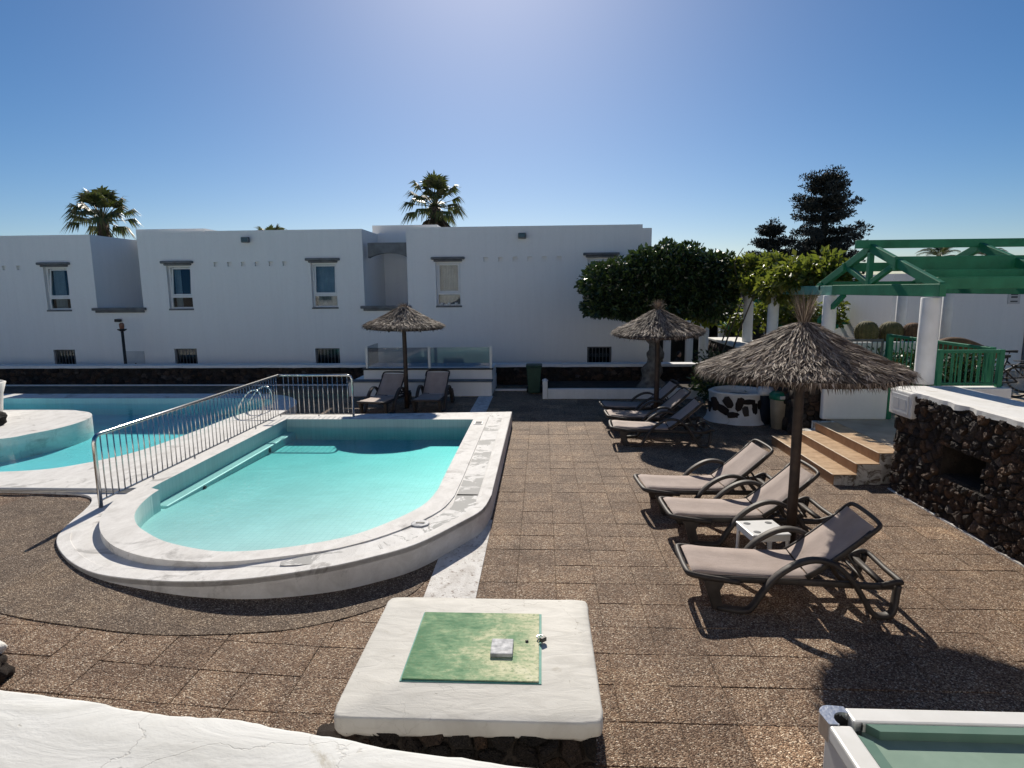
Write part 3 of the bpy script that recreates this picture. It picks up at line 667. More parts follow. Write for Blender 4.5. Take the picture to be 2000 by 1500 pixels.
def window(b, x0, x1, z0, z1, tilt=0.0, curtain=0.0, pots=False, y=D + 0.13):
    w = MB(); f = 0.055
    w.box(x0, x0 + f, y, y + 0.06, z0, z1).box(x1 - f, x1, y, y + 0.06, z0, z1).box(x0 + f, x1 - f, y, y + 0.06, z1 - f, z1).box(x0 + f, x1 - f, y, y + 0.06, z0, z0 + f)
    zt = z0 + 0.37; w.box(x0 + f, x1 - f, y, y + 0.06, zt, zt + 0.07)
    wo_ = w.build('window', 'frame_white', b, bevel=0.004)
    mb = MB(); mb.box(x0 + f, x1 - f, y + 0.028, y + 0.034, z0 + f, zt); mb.build('pane', 'pane', wo_)
    a0, a1, c0, c1 = x0 + f + 0.004, x1 - f - 0.004, 0.0, z1 - f - 0.004 - zt - 0.074
    mb = MB(); g = 0.05; mb.box(a0, a0 + g, -0.02, 0.035, c0, c1).box(a1 - g, a1, -0.02, 0.035, c0, c1).box(a0 + g, a1 - g, -0.02, 0.035, c1 - g, c1).box(a0 + g, a1 - g, -0.02, 0.035, c0, c0 + g)
    sash = mb.build('sash', 'frame_white', wo_, bevel=0.003, loc=(0, y, zt + 0.074)); sash.rotation_euler = (-tilt, 0, 0)
    mb = MB(); mb.box(a0 + g, a1 - g, 0.005, 0.011, c0 + g, c1 - g); p_ = mb.build('pane', 'pane', wo_, loc=(0, y, zt + 0.074)); p_.rotation_euler = (-tilt, 0, 0)
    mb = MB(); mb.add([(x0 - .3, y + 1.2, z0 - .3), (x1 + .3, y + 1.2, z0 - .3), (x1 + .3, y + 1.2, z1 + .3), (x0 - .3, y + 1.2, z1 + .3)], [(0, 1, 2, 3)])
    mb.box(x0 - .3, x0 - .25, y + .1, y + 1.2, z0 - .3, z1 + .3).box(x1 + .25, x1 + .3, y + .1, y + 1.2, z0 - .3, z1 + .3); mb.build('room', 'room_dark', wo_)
    if curtain:
        mb = MB(); n = 40; xa = x0 + f + (1 - curtain) * (x1 - x0) * 0.0; xb = x0 + f + curtain * (x1 - x0 - 2*f); vs = []; fs = []
        for i in range(n + 1):
            x = xa + (xb - xa) * i / n; yy = y + 0.22 + 0.025 * math.sin(i * 1.9) + 0.012 * math.sin(i * 0.7)
            vs += [(x, yy, z0 + 0.02), (x, yy, z1)]
        for i in range(n): fs.append((2*i, 2*i+2, 2*i+3, 2*i+1))
        mb.add(vs, fs); mb.build('curtain', 'curtain', wo_, True)
    mb = MB(); mb.box(x0 - 0.02, x1 + 0.02, D - 0.03, D + 0.18, z0 - 0.05, z0 + 0.002); mb.build('sill', 'grey_trim', wo_, bevel=0.004)
    mb = MB(); prof = [(0.0, 0.0), (0.0, 0.17), (-0.12, 0.17), (-0.14, 0.12), (-0.09, 0.07), (-0.06, 0.0)]
    e = [(0.05, 0.05), (0.12, 0.12)]
    mb.box(x0 - 0.06, x1 + 0.06, D - 0.07, D + 0.02, z1 + 0.004, z1 + 0.07).box(x0 - 0.14, x1 + 0.14, D - 0.13, D + 0.02, z1 + 0.0705, z1 + 0.155); mb.build('lintel', 'grey_trim', wo_, bevel=0.025, seg=3)
    if pots:
        mb = MB()
        for i in range(3): mb.lathe([(0.04, 0), (0.055, 0.09), (0.045, 0.1)], 10, (x0 + 0.17 + i * 0.24, y - 0.06, z0 + 0.0))
        mb.build('sill_pot', 'white_plastic', wo_, True)
def grille(b, x0, x1, z0, z1, bars=True):
    y = D + 0.10
    mb = MB(); f = 0.045; mb.box(x0, x0 + f, y, y + .05, z0, z1).box(x1 - f, x1, y, y + .05, z0, z1).box(x0 + f, x1 - f, y, y + .05, z1 - f, z1).box(x0 + f, x1 - f, y, y + .05, z0, z0 + f)
    g = mb.build('basement_window', 'grey_trim', b)
    mb = MB(); mb.box(x0 + f, x1 - f, y + .02, y + .026, z0 + f, z1 - f); mb.build('pane', 'pane', g)
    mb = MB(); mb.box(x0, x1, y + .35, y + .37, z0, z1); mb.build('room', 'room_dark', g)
    if bars:
        bm_ = MB(); bm_.box(-0.009, 0.009, D + 0.02, D + 0.038, z0, z1); bm_ = bm_.mesh('bar'); bm_.materials.append(M['grey_trim'])
        k = 7
        for i in range(k): place(bm_, 'bar', g, (x0 + (x1 - x0) * (i + 0.5) / k, 0, 0))
def house(name, label, x0, x1, top, wins, lows, holes, back=32.0):
    b = thing(name, label, 'building', (0, 0, 0), 0, 'white blocks of the apartment building')
    op = [(w[0], w[1], w[2], w[3]) for w in wins] + [(l[0], l[1], l[2], l[3]) for l in lows] + [(h - 0.075, h + 0.075, hz - 0.075, hz + 0.075, 0.10) for h, hz in holes]
    mb = MB(); wall_panel(mb, x0, x1, -1.62, top, op)
    mb.add([(x0, D, -1.62), (x0, back, -1.62), (x0, back, top), (x0, D, top)], [(0, 3, 2, 1)][::-1] and [(3, 2, 1, 0)])
    mb.add([(x1, D, -1.62), (x1, back, -1.62), (x1, back, top), (x1, D, top)], [(0, 1, 2, 3)])
    mb.add([(x0, back, -1.62), (x1, back, -1.62), (x1, back, top), (x0, back, top)], [(3, 2, 1, 0)])
    mb.add([(x0, D, top), (x1, D, top), (x1, D + 0.25, top), (x0, D + 0.25, top), (x1, back, top), (x0, back, top), (x1, D + 0.25, top - 0.4), (x0, D + 0.25, top - 0.4), (x1, back, top - 0.4), (x0, back, top - 0.4)], [(0, 1, 2, 3), (3, 2, 6, 7), (7, 6, 8, 9)])
    mb.build('wall', 'wall_white', b)
    for w in wins: window(b, *w)
    for l in lows: grille(b, *l)
    return b
A_ = house('apartment_block', 'white flat roofed building block cut off by the left picture edge', -30, -15.2, 4.90, [(-16.97, -16.13, 2.39, 3.84, 0.10, 0.55)], [(-16.95, -16.18, -0.2, 1.02)], [(-18.34, 3.83), (-17.83, 3.83), (-18.85, 3.83)])
B_ = house('apartment_block', 'middle white building block with two grey lintelled windows and a row of square holes', -13.57, -5.92, 4.965, [(-12.65, -11.83, 2.40, 3.84, 0.10, 0.32), (-7.70, -6.84, 2.41, 3.88, 0.08, 1.0)], [(-12.63, -11.84, -0.2, 1.04), (-7.70, -6.86, -0.2, 1.03)], [(-10.93 + i * 0.472, 3.87) for i in range(6)])
C_ = house('apartment_block', 'right white building block whose last window is hidden by the round tree', -4.45, 3.25, 4.985, [(-3.50, -2.67, 2.43, 3.87, 0.02, 0.95, True), (1.49, 2.38, 2.43, 3.95, 0.0, 0.8)], [(1.51, 2.32, -0.2, 1.04)], [(-1.83 + i * 0.48, 3.93) for i in range(6)])
mb = MB(); mb.box(3.253, 3.55, D + 0.02, 31.9, -1.62, 4.87); mb.build('side_wall', 'wall_white', C_)
mb = MB(); mb.box(-6.1, -3.74, 22.6, 27, 4.6, 5.27); mb.build('stair_tower', 'wall_white', C_)
mb = MB(); mb.box(-14.9, -12.3, 22.6, 27, 4.6, 5.25); mb.build('stair_tower', 'wall_white', B_)
for b, x0, x1, yb in ((B_, -15.2, -13.57, 23.1), (C_, -5.92, -4.45, 23.4)):
    mb = MB(); mb.add([(x0, D, -1.62), (x1, D, -1.62), (x1, D, 2.36), (x0, D, 2.36), (x1, yb, 2.36), (x0, yb, 2.36), (x1, yb, 4.6), (x0, yb, 4.6)], [(0, 1, 2, 3), (3, 2, 4, 5), (5, 4, 6, 7)])
    mb.build('recess_wall', 'wall_white', b)
    mb = MB(); mb.box(x0 - 0.12, x1 + 0.10, D - 0.14, D + 0.10, 2.36, 2.45).box(x0 - 0.04, x1 + 0.03, D - 0.08, D + 0.08, 2.285, 2.3595); mb.build('ledge', 'grey_trim', b, bevel=0.015)
# arched beam over the second recess
mb = MB(); n = 16; x0, x1 = -5.78, -4.452; vs = []; fs = []
for yy in (D + 0.12, D + 0.40):
    for i in range(n + 1):
        u = i / n; x = x0 + (x1 - x0) * u; vs += [(x, yy, 4.03 + 0.16 * math.sin(PI * u) ** 0.8), (x, yy, 4.52)]
for i in range(n):
    a = 2 * i; b = 2 * (n + 1) + a
    fs += [(a, a + 2, a + 3, a + 1), (b + 1, b + 3, b + 2, b), (a, b, b + 2, a + 2), (a + 1, a + 3, b + 3, b + 1)]
mb.add(vs, fs); mb.build('arched_beam', 'grey_trim', C_)
mb = MB(); mb.box(-14.42, -13.70, D - 0.025, D + 0.001, 0.1, 0.96); cb = mb.build('cupboard_door', 'notice_grey', B_, bevel=0.006)
mb = MB(); mb.box(-14.05, -14.0, D - 0.034, D - 0.0255, 0.3, 0.55); mb.build('handle', 'iron', cb)
def floodlight(label, x, z):
    f_ = thing('floodlight', label, 'floodlight', (x, D, z), 0, 'floodlights under the roof edge')
    mb = MB(); mb.box(-0.13, 0.13, -0.20, -0.08, -0.09, 0.09); h_ = mb.build('housing', 'grey_trim', f_, bevel=0.02)
    mb = MB(); mb.box(-0.10, 0.10, -0.206, -0.2005, -0.065, 0.065); mb.build('lens', 'pane', h_)
    mb = MB(); mb.box(-0.03, 0.03, -0.08, 0.0, -0.03, 0.03).box(-0.06, 0.06, -0.012, 0.0, -0.07, 0.07); mb.build('bracket', 'grey_trim', f_)
floodlight('small floodlight on the middle white block under its roof edge', -9.79, 4.65)
floodlight('small floodlight on the right white block under its roof edge', -0.63, 4.665)
wl = thing('wall_lamp', 'small dark lamp fixed to the white wall above the lamp post', 'wall lamp', (-14.45, D, 2.02))
mb = MB(); mb.box(-0.10, 0.10, -0.16, -0.04, -0.05, 0.05); mb.build('housing', 'iron', wl, bevel=0.02)
mb = MB(); mb.box(-0.03, 0.03, -0.04, 0, -0.03, 0.03); mb.build('bracket', 'iron', wl)
lp = thing('lamp_post', 'thin dark lamp post with a cup shaped lantern before the white wall', 'lamp post', (-13.85, 19.8, -1.62))
mb = MB(); mb.tube([(0, 0, 0), (0, 0, 0.5), (0, 0, 3.3)], [0.07, 0.055, 0.045], 10); mb.build('pole', 'iron', lp, True)
mb = MB(); mb.lathe([(0.03, 3.3), (0.13, 3.36), (0.15, 3.39), (0.05, 3.40)], 14); mb.build('collar', 'iron', lp, True)
mb = MB(); mb.lathe([(0.06, 3.40), (0.075, 3.46), (0.075, 3.56), (0.03, 3.60)], 12); mb.build('lantern', 'brick_red', lp, True)

# ------------------------------------------------------------------ back wall of dark lava stone
bw = thing('garden_wall', 'long low black lava stone wall with a white cap in front of the building', 'wall', (0, 0, 0))
mb = MB(); mb.box(-30, 5.6, 19.16, 19.5, -1.6, 0.56); mb.build('core', 'mortar', bw)
mb = MB()
for i in range(900):
    x = random.uniform(-25, 5.4); r = random.uniform(0.05, 0.13)
    rock_into(mb, random.choice(ROCKS), (x, 19.16, random.uniform(0.0, 0.5)), (r * 1.2, 0.05, r * 0.85), 0)
tag(mb.build('stones', 'lava_far', bw, True), kind='stuff')
mb = MB(); n = 160; vs = []; fs = []
for i in range(n + 1):
    x = -30 + 35.6 * i / n; w = 0.012 * noise.noise(Vector((x * 2.1, 0, 0)))
    vs += [(x, 19.08, 0.555 + w), (x, 19.09, 0.635 + w * .3), (x, 19.56, 0.64), (x, 19.57, 0.56)]
for i in range(n):
    for k in range(4): fs.append((i*4 + k, i*4 + (k+1) % 4, (i+1)*4 + (k+1) % 4, (i+1)*4 + k)[::-1])
mb.add(vs, fs); mb.build('cap', 'kerb_white', bw)
mb = MB(); mb.box(-25, -5.7, 19.0, 19.08, -0.02, 0.03); struct('kerb', mb, 'kerb_white', label='thin white line at the foot of the back wall')

# raised white tub with glass wind screen
tb = thing('raised_tub', 'white two stepped raised tub with a glass wind screen behind two loungers', 'tub', (0, 0, 0))
mb = MB(); mb.box(-5.45, -1.40, 16.98, 18.9, -0.02, 0.40); mb.build('lower_step', 'wall_white', tb, bevel=0.008)
mb = MB(); mb.box(-5.12, -1.415, 17.38, 18.9, 0.4, 0.70); mb.build('upper_step', 'wall_white', tb, bevel=0.008)
mb = MB(); mb.box(-5.50, -1.385, 16.94, 17.379, 0.4005, 0.43); mb.build('ledge', 'grey_trim', tb, bevel=0.004)
mb = MB(); mb.box(-5.16, -1.39, 17.34, 17.56, 0.7005, 0.735); mb.build('ledge', 'black_plastic', tb, bevel=0.004)
for x in (-5.03, -3.22, -1.45):
    mb = MB(); mb.box(x - 0.035, x + 0.035, 17.43, 17.50, 0.735, 1.36); mb.build('screen_post', 'white_plastic', tb, bevel=0.008)
for x0, x1 in ((-4.99, -3.26), (-3.18, -1.49)):
    mb = MB(); mb.box(x0, x1, 17.46, 17.472, 0.775, 1.33); mb.build('glass_pane', 'screen_glass', tb)
mb = MB(); mb.box(-5.036, -5.024, 17.51, 18.7, 0.775, 1.36); mb.build('glass_pane', 'screen_glass', tb)

# wheelie bin
wb = thing('wheelie_bin', 'dark green wheelie bin standing against the black stone wall', 'bin', (-0.22, 17.45, 0))
mb = MB(); mb.add([(-.16,-.18,0.04),(.16,-.18,0.04),(.16,.16,0.04),(-.16,.16,0.04),(-.21,-.24,.78),(.21,-.24,.78),(.21,.22,.78),(-.21,.22,.78)], [(3,2,1,0),(4,5,6,7),(0,1,5,4),(1,2,6,5),(2,3,7,6),(3,0,4,7)]); mb.build('body', 'green_bin', wb, bevel=0.02)
mb = MB(); mb.box(-.23, .23, -.26, .25, .7805, .84); mb.build('lid', 'green_bin', wb, bevel=0.025)
for s_ in (-1, 1):
    mb = MB(); mb.tube([(s_*.17, .18, .09), (s_*.22, .18, .09)], 0.09, 14); mb.build('wheel', 'black_plastic', wb, True)
mb = MB(); mb.box(-.06, .06, -.222, -.214, .60, .68); mb.build('sticker', 'notice_grey', wb).rotation_euler = (0.0, 0, 0)
mb = MB(); mb.box(-1.38, -0.42, 17.9, 18.0, -0.02, 0.05); struct('kerb', mb, 'kerb_white', label='short white kerb beside the wheelie bin')

# planting bed edged by low white wall
lk = thing('bed_wall', 'low white rendered wall with an end post round the planting bed', 'low wall', (0, 0, 0))
mb = MB(); mb.box(0.16, 4.9, 16.56, 16.74, -0.02, 0.27); mb.build('wall', 'kerb_white', lk, bevel=0.02)
mb = MB(); mb.box(0.02, 0.155, 16.54, 16.76, -0.02, 0.47); mb.lathe([(0.08, 0.4705), (0.085, 0.5), (0.03, 0.54)], 12, (0.0875, 16.65, 0)); mb.build('end_post', 'kerb_white', lk, bevel=0.01)
mb = MB(); mb.box(0.02, 0.155, 16.765, 18.95, -0.02, 0.2); mb.build('side_wall', 'kerb_white', lk, bevel=0.01)
mb = MB(); mb.box(0.17, 5.0, 16.76, 19.05, -0.02, 0.12); struct('planting_bed', mb, 'soil', label='dark soil of the planting bed')

# ------------------------------------------------------------------ right stone wall, steps, landing
rw = thing('retaining_wall', 'rough lava stone wall with broad white cap and a dark niche at the right', 'wall', (0, 0, 0))
WX = 5.13; NY0, NY1, NZ0, NZ1 = 7.17, 7.94, 0.54, 0.93
mb = MB(); mb.box(WX, 5.9, -1, NY0, -0.05, 1.46).box(WX, 5.9, NY1, 9.0, -0.05, 1.46).box(WX, 5.9, NY0, NY1, -0.05, NZ0).box(WX, 5.9, NY0, NY1, NZ1, 1.46); mb.build('core', 'mortar', rw)
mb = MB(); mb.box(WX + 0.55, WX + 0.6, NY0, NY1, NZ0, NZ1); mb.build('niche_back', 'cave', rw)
mb = MB(); mb.box(WX + 0.02, WX + 0.5, NY0 - 0.02, NY1 + 0.02, NZ0 - 0.02, NZ0 + 0.02); mb.build('niche_shelf', 'mortar', rw)
def clip(poly, nx_, ny_, c):
    out = []
    for i in range(len(poly)):
        p, q = poly[i], poly[(i+1) % len(poly)]; dp, dq = p[0]*nx_ + p[1]*ny_ - c, q[0]*nx_ + q[1]*ny_ - c
        if dp <= 0: out.append(p)
        if dp * dq < 0: u = dp / (dp - dq); out.append((p[0] + (q[0]-p[0])*u, p[1] + (q[1]-p[1])*u))
    return out
def masonry(parent, u0, u1, v0, v1, n, to3d, seed, hole=None, depth=0.06, squash=1.0, mat='lava'):
    """lava stones as cells of a random partition of a wall face; to3d(u, v, out) gives the point"""
    rn = random.Random(seed); seeds = []; tries = 0; dmin = math.sqrt((u1-u0)*(v1-v0)/n)
    while len(seeds) < n and tries < 9000:
        tries += 1; p = (rn.uniform(u0, u1), rn.uniform(v0, v1)); k = rn.choice((0.45, 0.6, 0.8, 0.95))
        if hole and hole[0] < p[0] < hole[1] and hole[2] < p[1] < hole[3]: continue
        if all(math.hypot(p[0]-q[0], (p[1]-q[1]) * squash) > dmin * k for q in seeds): seeds.append(p)
    for i, p in enumerate(seeds):
        cell = [(u0, v0), (u1, v0), (u1, v1), (u0, v1)]
        for j, q in enumerate(seeds):
            if i == j or abs(q[0]-p[0]) > .6 or abs(q[1]-p[1]) > .6: continue
            dx, dy = q[0]-p[0], q[1]-p[1]; cell = clip(cell, dx, dy, dx*(p[0]+q[0])/2 + dy*(p[1]+q[1])/2)
            if len(cell) < 3: break
        if len(cell) < 3: continue
        if hole:
            a_, b_, c_, d_ = hole
            opts = [abs(p[0] - a_) if p[0] < a_ else 9, abs(p[0] - b_) if p[0] > b_ else 9, abs(p[1] - c_) if p[1] < c_ else 9, abs(p[1] - d_) if p[1] > d_ else 9]
            side = [k for k in range(4) if opts[k] < 9]
            if side:
                k = max(side, key=lambda z: opts[z]); cell = clip(cell, *((1, 0, a_), (-1, 0, -b_), (0, 1, c_), (0, -1, -d_))[k])
        if len(cell) < 3: continue
        cx = sum(c[0] for c in cell) / len(cell); cy_ = sum(c[1] for c in cell) / len(cell)
        size = max(math.hypot(c[0]-cx, c[1]-cy_) for c in cell)
        if size < 0.02: continue
        pts = []
        for k in range(len(cell)):
            a1, b1 = cell[k], cell[(k+1) % len(cell)]; pts += [a1, ((a1[0]+b1[0])/2, (a1[1]+b1[1])/2)]
        gap = max(0.72, 1 - 0.011 / size); h = depth * rn.uniform(0.45, 1.15); tu, tv = rn.gauss(0, .16), rn.gauss(0, .16); V = []
        for ring, (k, o_) in enumerate(((gap, -0.03), (gap * .97, h * .45), (gap * .80, h * .85), (gap * .45, h))):
            for (x, y) in pts:
                rr = 1 + (0.10 * rn.gauss(0, 1) if ring else 0.04 * rn.gauss(0, 1)); du, dv = (x - cx) * k * (0.93 if pts.index((x, y)) % 2 == 0 else 1.0), (y - cy_) * k * (0.93 if pts.index((x, y)) % 2 == 0 else 1.0)
                V.append((du, dv, o_ + ((du * tu + dv * tv) if ring else 0) + (rn.gauss(0, .006) if ring else 0)))
        m_ = len(pts); Fc = []
        for r_ in range(3):
            for k in range(m_): Fc.append((r_*m_ + k, r_*m_ + (k+1) % m_, (r_+1)*m_ + (k+1) % m_, (r_+1)*m_ + k))
        Fc.append(tuple(3*m_ + k for k in range(m_)))
        org = Vector(to3d(cx, cy_, 0)); mb = MB(); mb.add([Vector(to3d(cx + u, cy_ + v, w)) - org for u, v, w in V], Fc)
        bm_ = bmesh.new(); me = mb.mesh('stone'); bm_.from_mesh(me); bmesh.ops.recalc_face_normals(bm_, faces=bm_.faces[:]); bm_.to_mesh(me); bm_.free(); me.materials.append(M[mat])
        place(me, 'stone', parent, org)
mb = MB()
for i in range(560):
    r = random.uniform(0.045, 0.10); rock_into(mb, random.choice(ROCKS), (WX, random.uniform(-1, 6.05), random.uniform(0.03, 1.43)), (0.055, r * 1.15, r * 0.95), 0)
tag(mb.build('stones', 'lava_far', rw), kind='stuff')
masonry(rw, 6.1, 9.0, 0.0, 1.475, 296, lambda u, v, w: (WX - w, u, v), 3, (NY0, NY1, NZ0, NZ1), 0.05)
mb = MB(); vs = []; fs = []; n = 130
for i in range(n + 1):
    y = -1 + 10.06 * i / n; e = 0.035 * noise.noise(Vector((y * 5, 3, 0))) + 0.025 * noise.noise(Vector((y * 17, 1, 0)))
    vs += [(WX - 0.035 + e * .6, y, 1.448 + e), (WX - 0.03 + e * .5, y, 1.507 + e * .15), (WX + 0.02, y, 1.525), (5.93, y, 1.52), (5.95, y, 1.40)]
for i in range(n):
    for k in range(5): fs.append((i*5 + k, i*5 + (k+1) % 5, (i+1)*5 + (k+1) % 5, (i+1)*5 + k)[::-1])
fs += [tuple(n*5 + k for k in range(5))]
mb.add(vs, fs); mb.build('cap', 'lime_white', rw)
mb = MB(); mb.box(WX - 0.055, WX - 0.015, -1, 9.0, -0.02, 0.016); struct('painted_line', mb, 'strip_white', label='thin white line along the foot of the right stone wall')
eb = thing('meter_box', 'white electric box built into the far end of the right stone wall', 'meter box', (WX - 0.02, 8.80, 1.17))
mb = MB(); mb.box(-0.075, 0.05, -0.27, 0.27, -0.03, 0.33); mb.build('surround', 'lime_white', eb, bevel=0.02)
mb = MB(); mb.box(-0.085, -0.0755, -0.2, 0.2, 0.02, 0.28); dd = mb.build('door', 'white_plastic', eb, bevel=0.003)
mb = MB(); mb.box(-0.088, -0.0855, -0.15, -0.02, 0.08, 0.22).box(-0.088, -0.0855, 0.02, 0.15, 0.08, 0.22); mb.build('panel', 'notice_grey', dd)

stp = thing('steps', 'three terracotta tiled steps leading up beside the right stone wall', 'steps', (0, 0, 0))
SZ = (0.165, 0.315, 0.465); SX = (4.36, 4.72, 5.07); Y0, Y1 = 9.16, 11.66
for i, (x, z) in enumerate(zip(SX, SZ)):
    x1 = SX[i+1] if i < 2 else 5.45; ya = Y0 + i * 0.06
    mb = MB(); mb.box(x + 0.012, x1 + 0.02, ya, Y1 - 0.0, -0.02, z - 0.012); mb.build('side_render', 'peeling_white', stp)
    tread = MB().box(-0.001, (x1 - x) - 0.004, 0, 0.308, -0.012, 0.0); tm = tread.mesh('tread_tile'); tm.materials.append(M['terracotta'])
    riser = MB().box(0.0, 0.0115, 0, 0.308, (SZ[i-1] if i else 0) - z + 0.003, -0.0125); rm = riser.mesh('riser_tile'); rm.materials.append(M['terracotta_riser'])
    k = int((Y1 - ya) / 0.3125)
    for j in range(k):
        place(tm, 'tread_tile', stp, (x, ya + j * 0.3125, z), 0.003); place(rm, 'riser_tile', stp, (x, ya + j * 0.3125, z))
    mb = MB(); mb.box(x - 0.014, x + 0.006, ya - 0.003, ya + k * 0.3125, z - 0.006, z + 0.006); mb.build('nosing', 'nosing', stp, bevel=0.004)

ter = MB(); ter.box(5.46, 60, 9.02, 18.6, -1.6, 0.463); ter.box(5.95, 60, -5, 9.02, -1.6, 0.462); struct('terrace', ter, 'pale_floor', label='tiled upper terrace on the right')
lw = thing('parapet_wall', 'dark stone parapet behind the planter carrying two white columns', 'wall', (0, 0, 0))
mb = MB(); mb.box(5.05, 5.92, 11.92, 18.9, -0.05, 1.40); mb.build('core', 'mortar', lw)
mb = MB(); mb.box(5.0, 5.97, 12.0, 18.9, 1.4005, 1.47); mb.build('cap', 'lime_white', lw, bevel=0.02)
masonry(lw, 4.98, 5.31, 0.0, 1.40, 26, lambda u, v, w: (u, 11.92 - w, v), 7, None, 0.05)
mb = MB()
for i in range(420):
    r = random.uniform(0.05, 0.11); rock_into(mb, random.choice(ROCKS), (5.05, random.uniform(12.0, 18.8), random.uniform(0.03, 1.36)), (0.05, r * 1.1, r * 0.9), 0)
tag(mb.build('stones', 'lava_far', lw, True), kind='stuff')
pw = thing('panel_wall', 'plain white wall panel at the head of the terracotta steps', 'wall', (0, 0, 0))
mb = MB(); mb.box(5.30, 6.48, 11.72, 11.86, 0.46, 1.46); mb.build('panel', 'wall_white', pw, bevel=0.03, seg=3)
gp = thing('gate_post', 'dark green post beside the white wall panel', 'post', (6.54, 11.80, 0.463))
mb = MB(); mb.box(-0.045, 0.045, -0.045, 0.045, 0, 1.05); mb.build('post', 'green_paint', gp, bevel=0.006)
mb = MB(); mb.box(-0.055, 0.055, -0.055, 0.055, 1.0505, 1.075); mb.build('cap', 'green_paint', gp, bevel=0.006)

# ------------------------------------------------------------------ round planter and litter bins by the steps
pl = thing('round_planter', 'round white planter with black lava patches like a cow hide', 'planter', (4.42, 13.95, 0))
mb = MB(); mb.lathe([(0.72, 0.0), (0.66, 0.08), (0.60, 0.35), (0.62, 0.62), (0.64, 0.66), (0.57, 0.68), (0.54, 0.62), (0.52, 0.5)], 36, mod=lambda a, z: 1 + 0.03 * math.sin(4 * a + 1) + 0.02 * math.sin(9 * a), cap=False); mb.build('bowl', 'lime_white', pl, True)
mb = MB(); mb.lathe([(0.55, 0.52), (0.3, 0.55), (0.02, 0.56)], 20); mb.build('soil', 'soil', pl, True)
for a, z, sx_, sz_, tw in ((-2.75, 0.40, .10, .16, .3), (-2.42, 0.30, .13, .07, -.4), (-2.2, 0.46, .08, .11, .6), (-2.02, 0.20, .11, .06, .1), (-1.82, 0.44, .07, .14, -.2), (-1.6, 0.28, .06, .10, .2), (-1.5, 0.50, .13, .05, 0), (-1.28, 0.30, .06, .16, .1), (-1.05, 0.44, .07, .10, .3), (-0.85, 0.28, .07, .15, 0), (-0.55, 0.42, .08, .1, .2), (-3.1, 0.3, .08, .12, 0)):
    o = place(random.choice(ROCKS), 'lava_patch', pl, (0.605 * math.cos(a), 0.605 * math.sin(a), z)); o.scale = (0.05, sx_ * 1.2, sz_ * 1.2); o.rotation_euler = (tw, 0, a)
def litter_bin(label, loc, body, lid, r, h, rz):
    b = thing('litter_bin', label, 'bin', loc, rz)
    mb = MB(); mb.lathe([(r * .72, 0), (r * .95, h * .78), (r, h * .8)], 20, mod=lambda a, z: 1 / max(abs(math.cos(a)), abs(math.sin(a))) ** 0.55); mb.build('body', body, b, True)
    mb = MB(); mb.lathe([(r * 1.04, h * .8005), (r * 1.06, h * .83), (r * 1.04, h * .94), (r * .8, h), (r * .1, h)], 20, mod=lambda a, z: 1 / max(abs(math.cos(a)), abs(math.sin(a))) ** 0.55); l_ = mb.build('lid', lid, b, True)
    mb = MB(); mb.box(-r * .7, r * .7, -r * 1.22, -r * 1.0, h * .84, h * .92); mb.build('flap', 'white_plastic', l_, bevel=0.006)
litter_bin('beige litter bin with a bright green lid behind the nearest parasol pole', (5.0, 13.02, 0), 'beige_plastic', 'lid_green', 0.19, 0.78, 0.2)
litter_bin('dark blue litter bin with a pale lid beside the round planter', (4.86, 13.50, 0), 'blue_plastic', 'notice_grey', 0.17, 0.80, -0.1)

# ------------------------------------------------------------------ thatched parasols
def canopy_profile(u):
    """u 0 (neck) .. 1 (rim): radius and height, for a parasol of rim radius 1"""
    r = 0.055 + 0.945 * u ** 0.92
    return r, 0.46 * (1 - u) ** 1.35 + 0.015
def thatch_mesh(seed, count, mat):
    rnd = random.Random(seed); mb = MB(); V = mb.v; Fc = mb.f
    for i in range(count):
        u = min(1.0, math.sqrt(rnd.uniform(0.004, 1.0))); L = rnd.uniform(0.16, 0.34)
        if i % 5 == 0: u = rnd.uniform(0.80, 1.0)
        u0 = max(0.0, u - L * 0.8); a0 = rnd.uniform(0, 2 * PI); a1 = a0 + rnd.gauss(0, 0.05 + 0.05 / (0.3 + u))
        w = rnd.uniform(0.005, 0.013); lift = rnd.uniform(0.0, 0.032)
        pts = []
        for q, (uu, aa) in enumerate(((u0, a0), ((u0 + u) / 2, (a0 + a1) / 2), (u, a1))):
            r, z = canopy_profile(uu)
            r += (0.0, 0.0, rnd.uniform(-0.02, 0.05))[q]; z += (0.0, lift * .5, lift - (0.03 * u if q == 2 and u > .9 else 0))[q] + 0.012
            pts.append(Vector((r * math.cos(aa), r * math.sin(aa), z)))
        sd = Vector((-math.sin(a0), math.cos(a0), rnd.uniform(-.6, .6))).normalized() * w
        b = len(V); V += [tuple(pts[0] - sd), tuple(pts[0] + sd), tuple(pts[1] + sd), tuple(pts[1] - sd), tuple(pts[2])]
        Fc += [(b, b+1, b+2, b+3), (b+3, b+2, b+4)]
    for i in range(int(count * 0.12)):       # ragged fringe under the rim
        a = rnd.uniform(0, 2 * PI); r = rnd.uniform(0.93, 1.02); l_ = rnd.uniform(0.03, 0.11); w = rnd.uniform(0.004, 0.010)
        p = Vector((r * math.cos(a), r * math.sin(a), 0.02)); q = p + Vector((math.cos(a) * rnd.uniform(-.01, .07), math.sin(a) * rnd.uniform(-.01, .07), -l_)); sd = Vector((-math.sin(a), math.cos(a), 0)) * w
        b = len(V); V += [tuple(p - sd), tuple(p + sd), tuple(q)]; Fc.append((b, b+1, b+2))
    me = mb.mesh('thatch'); me.materials.append(M[mat]); return me
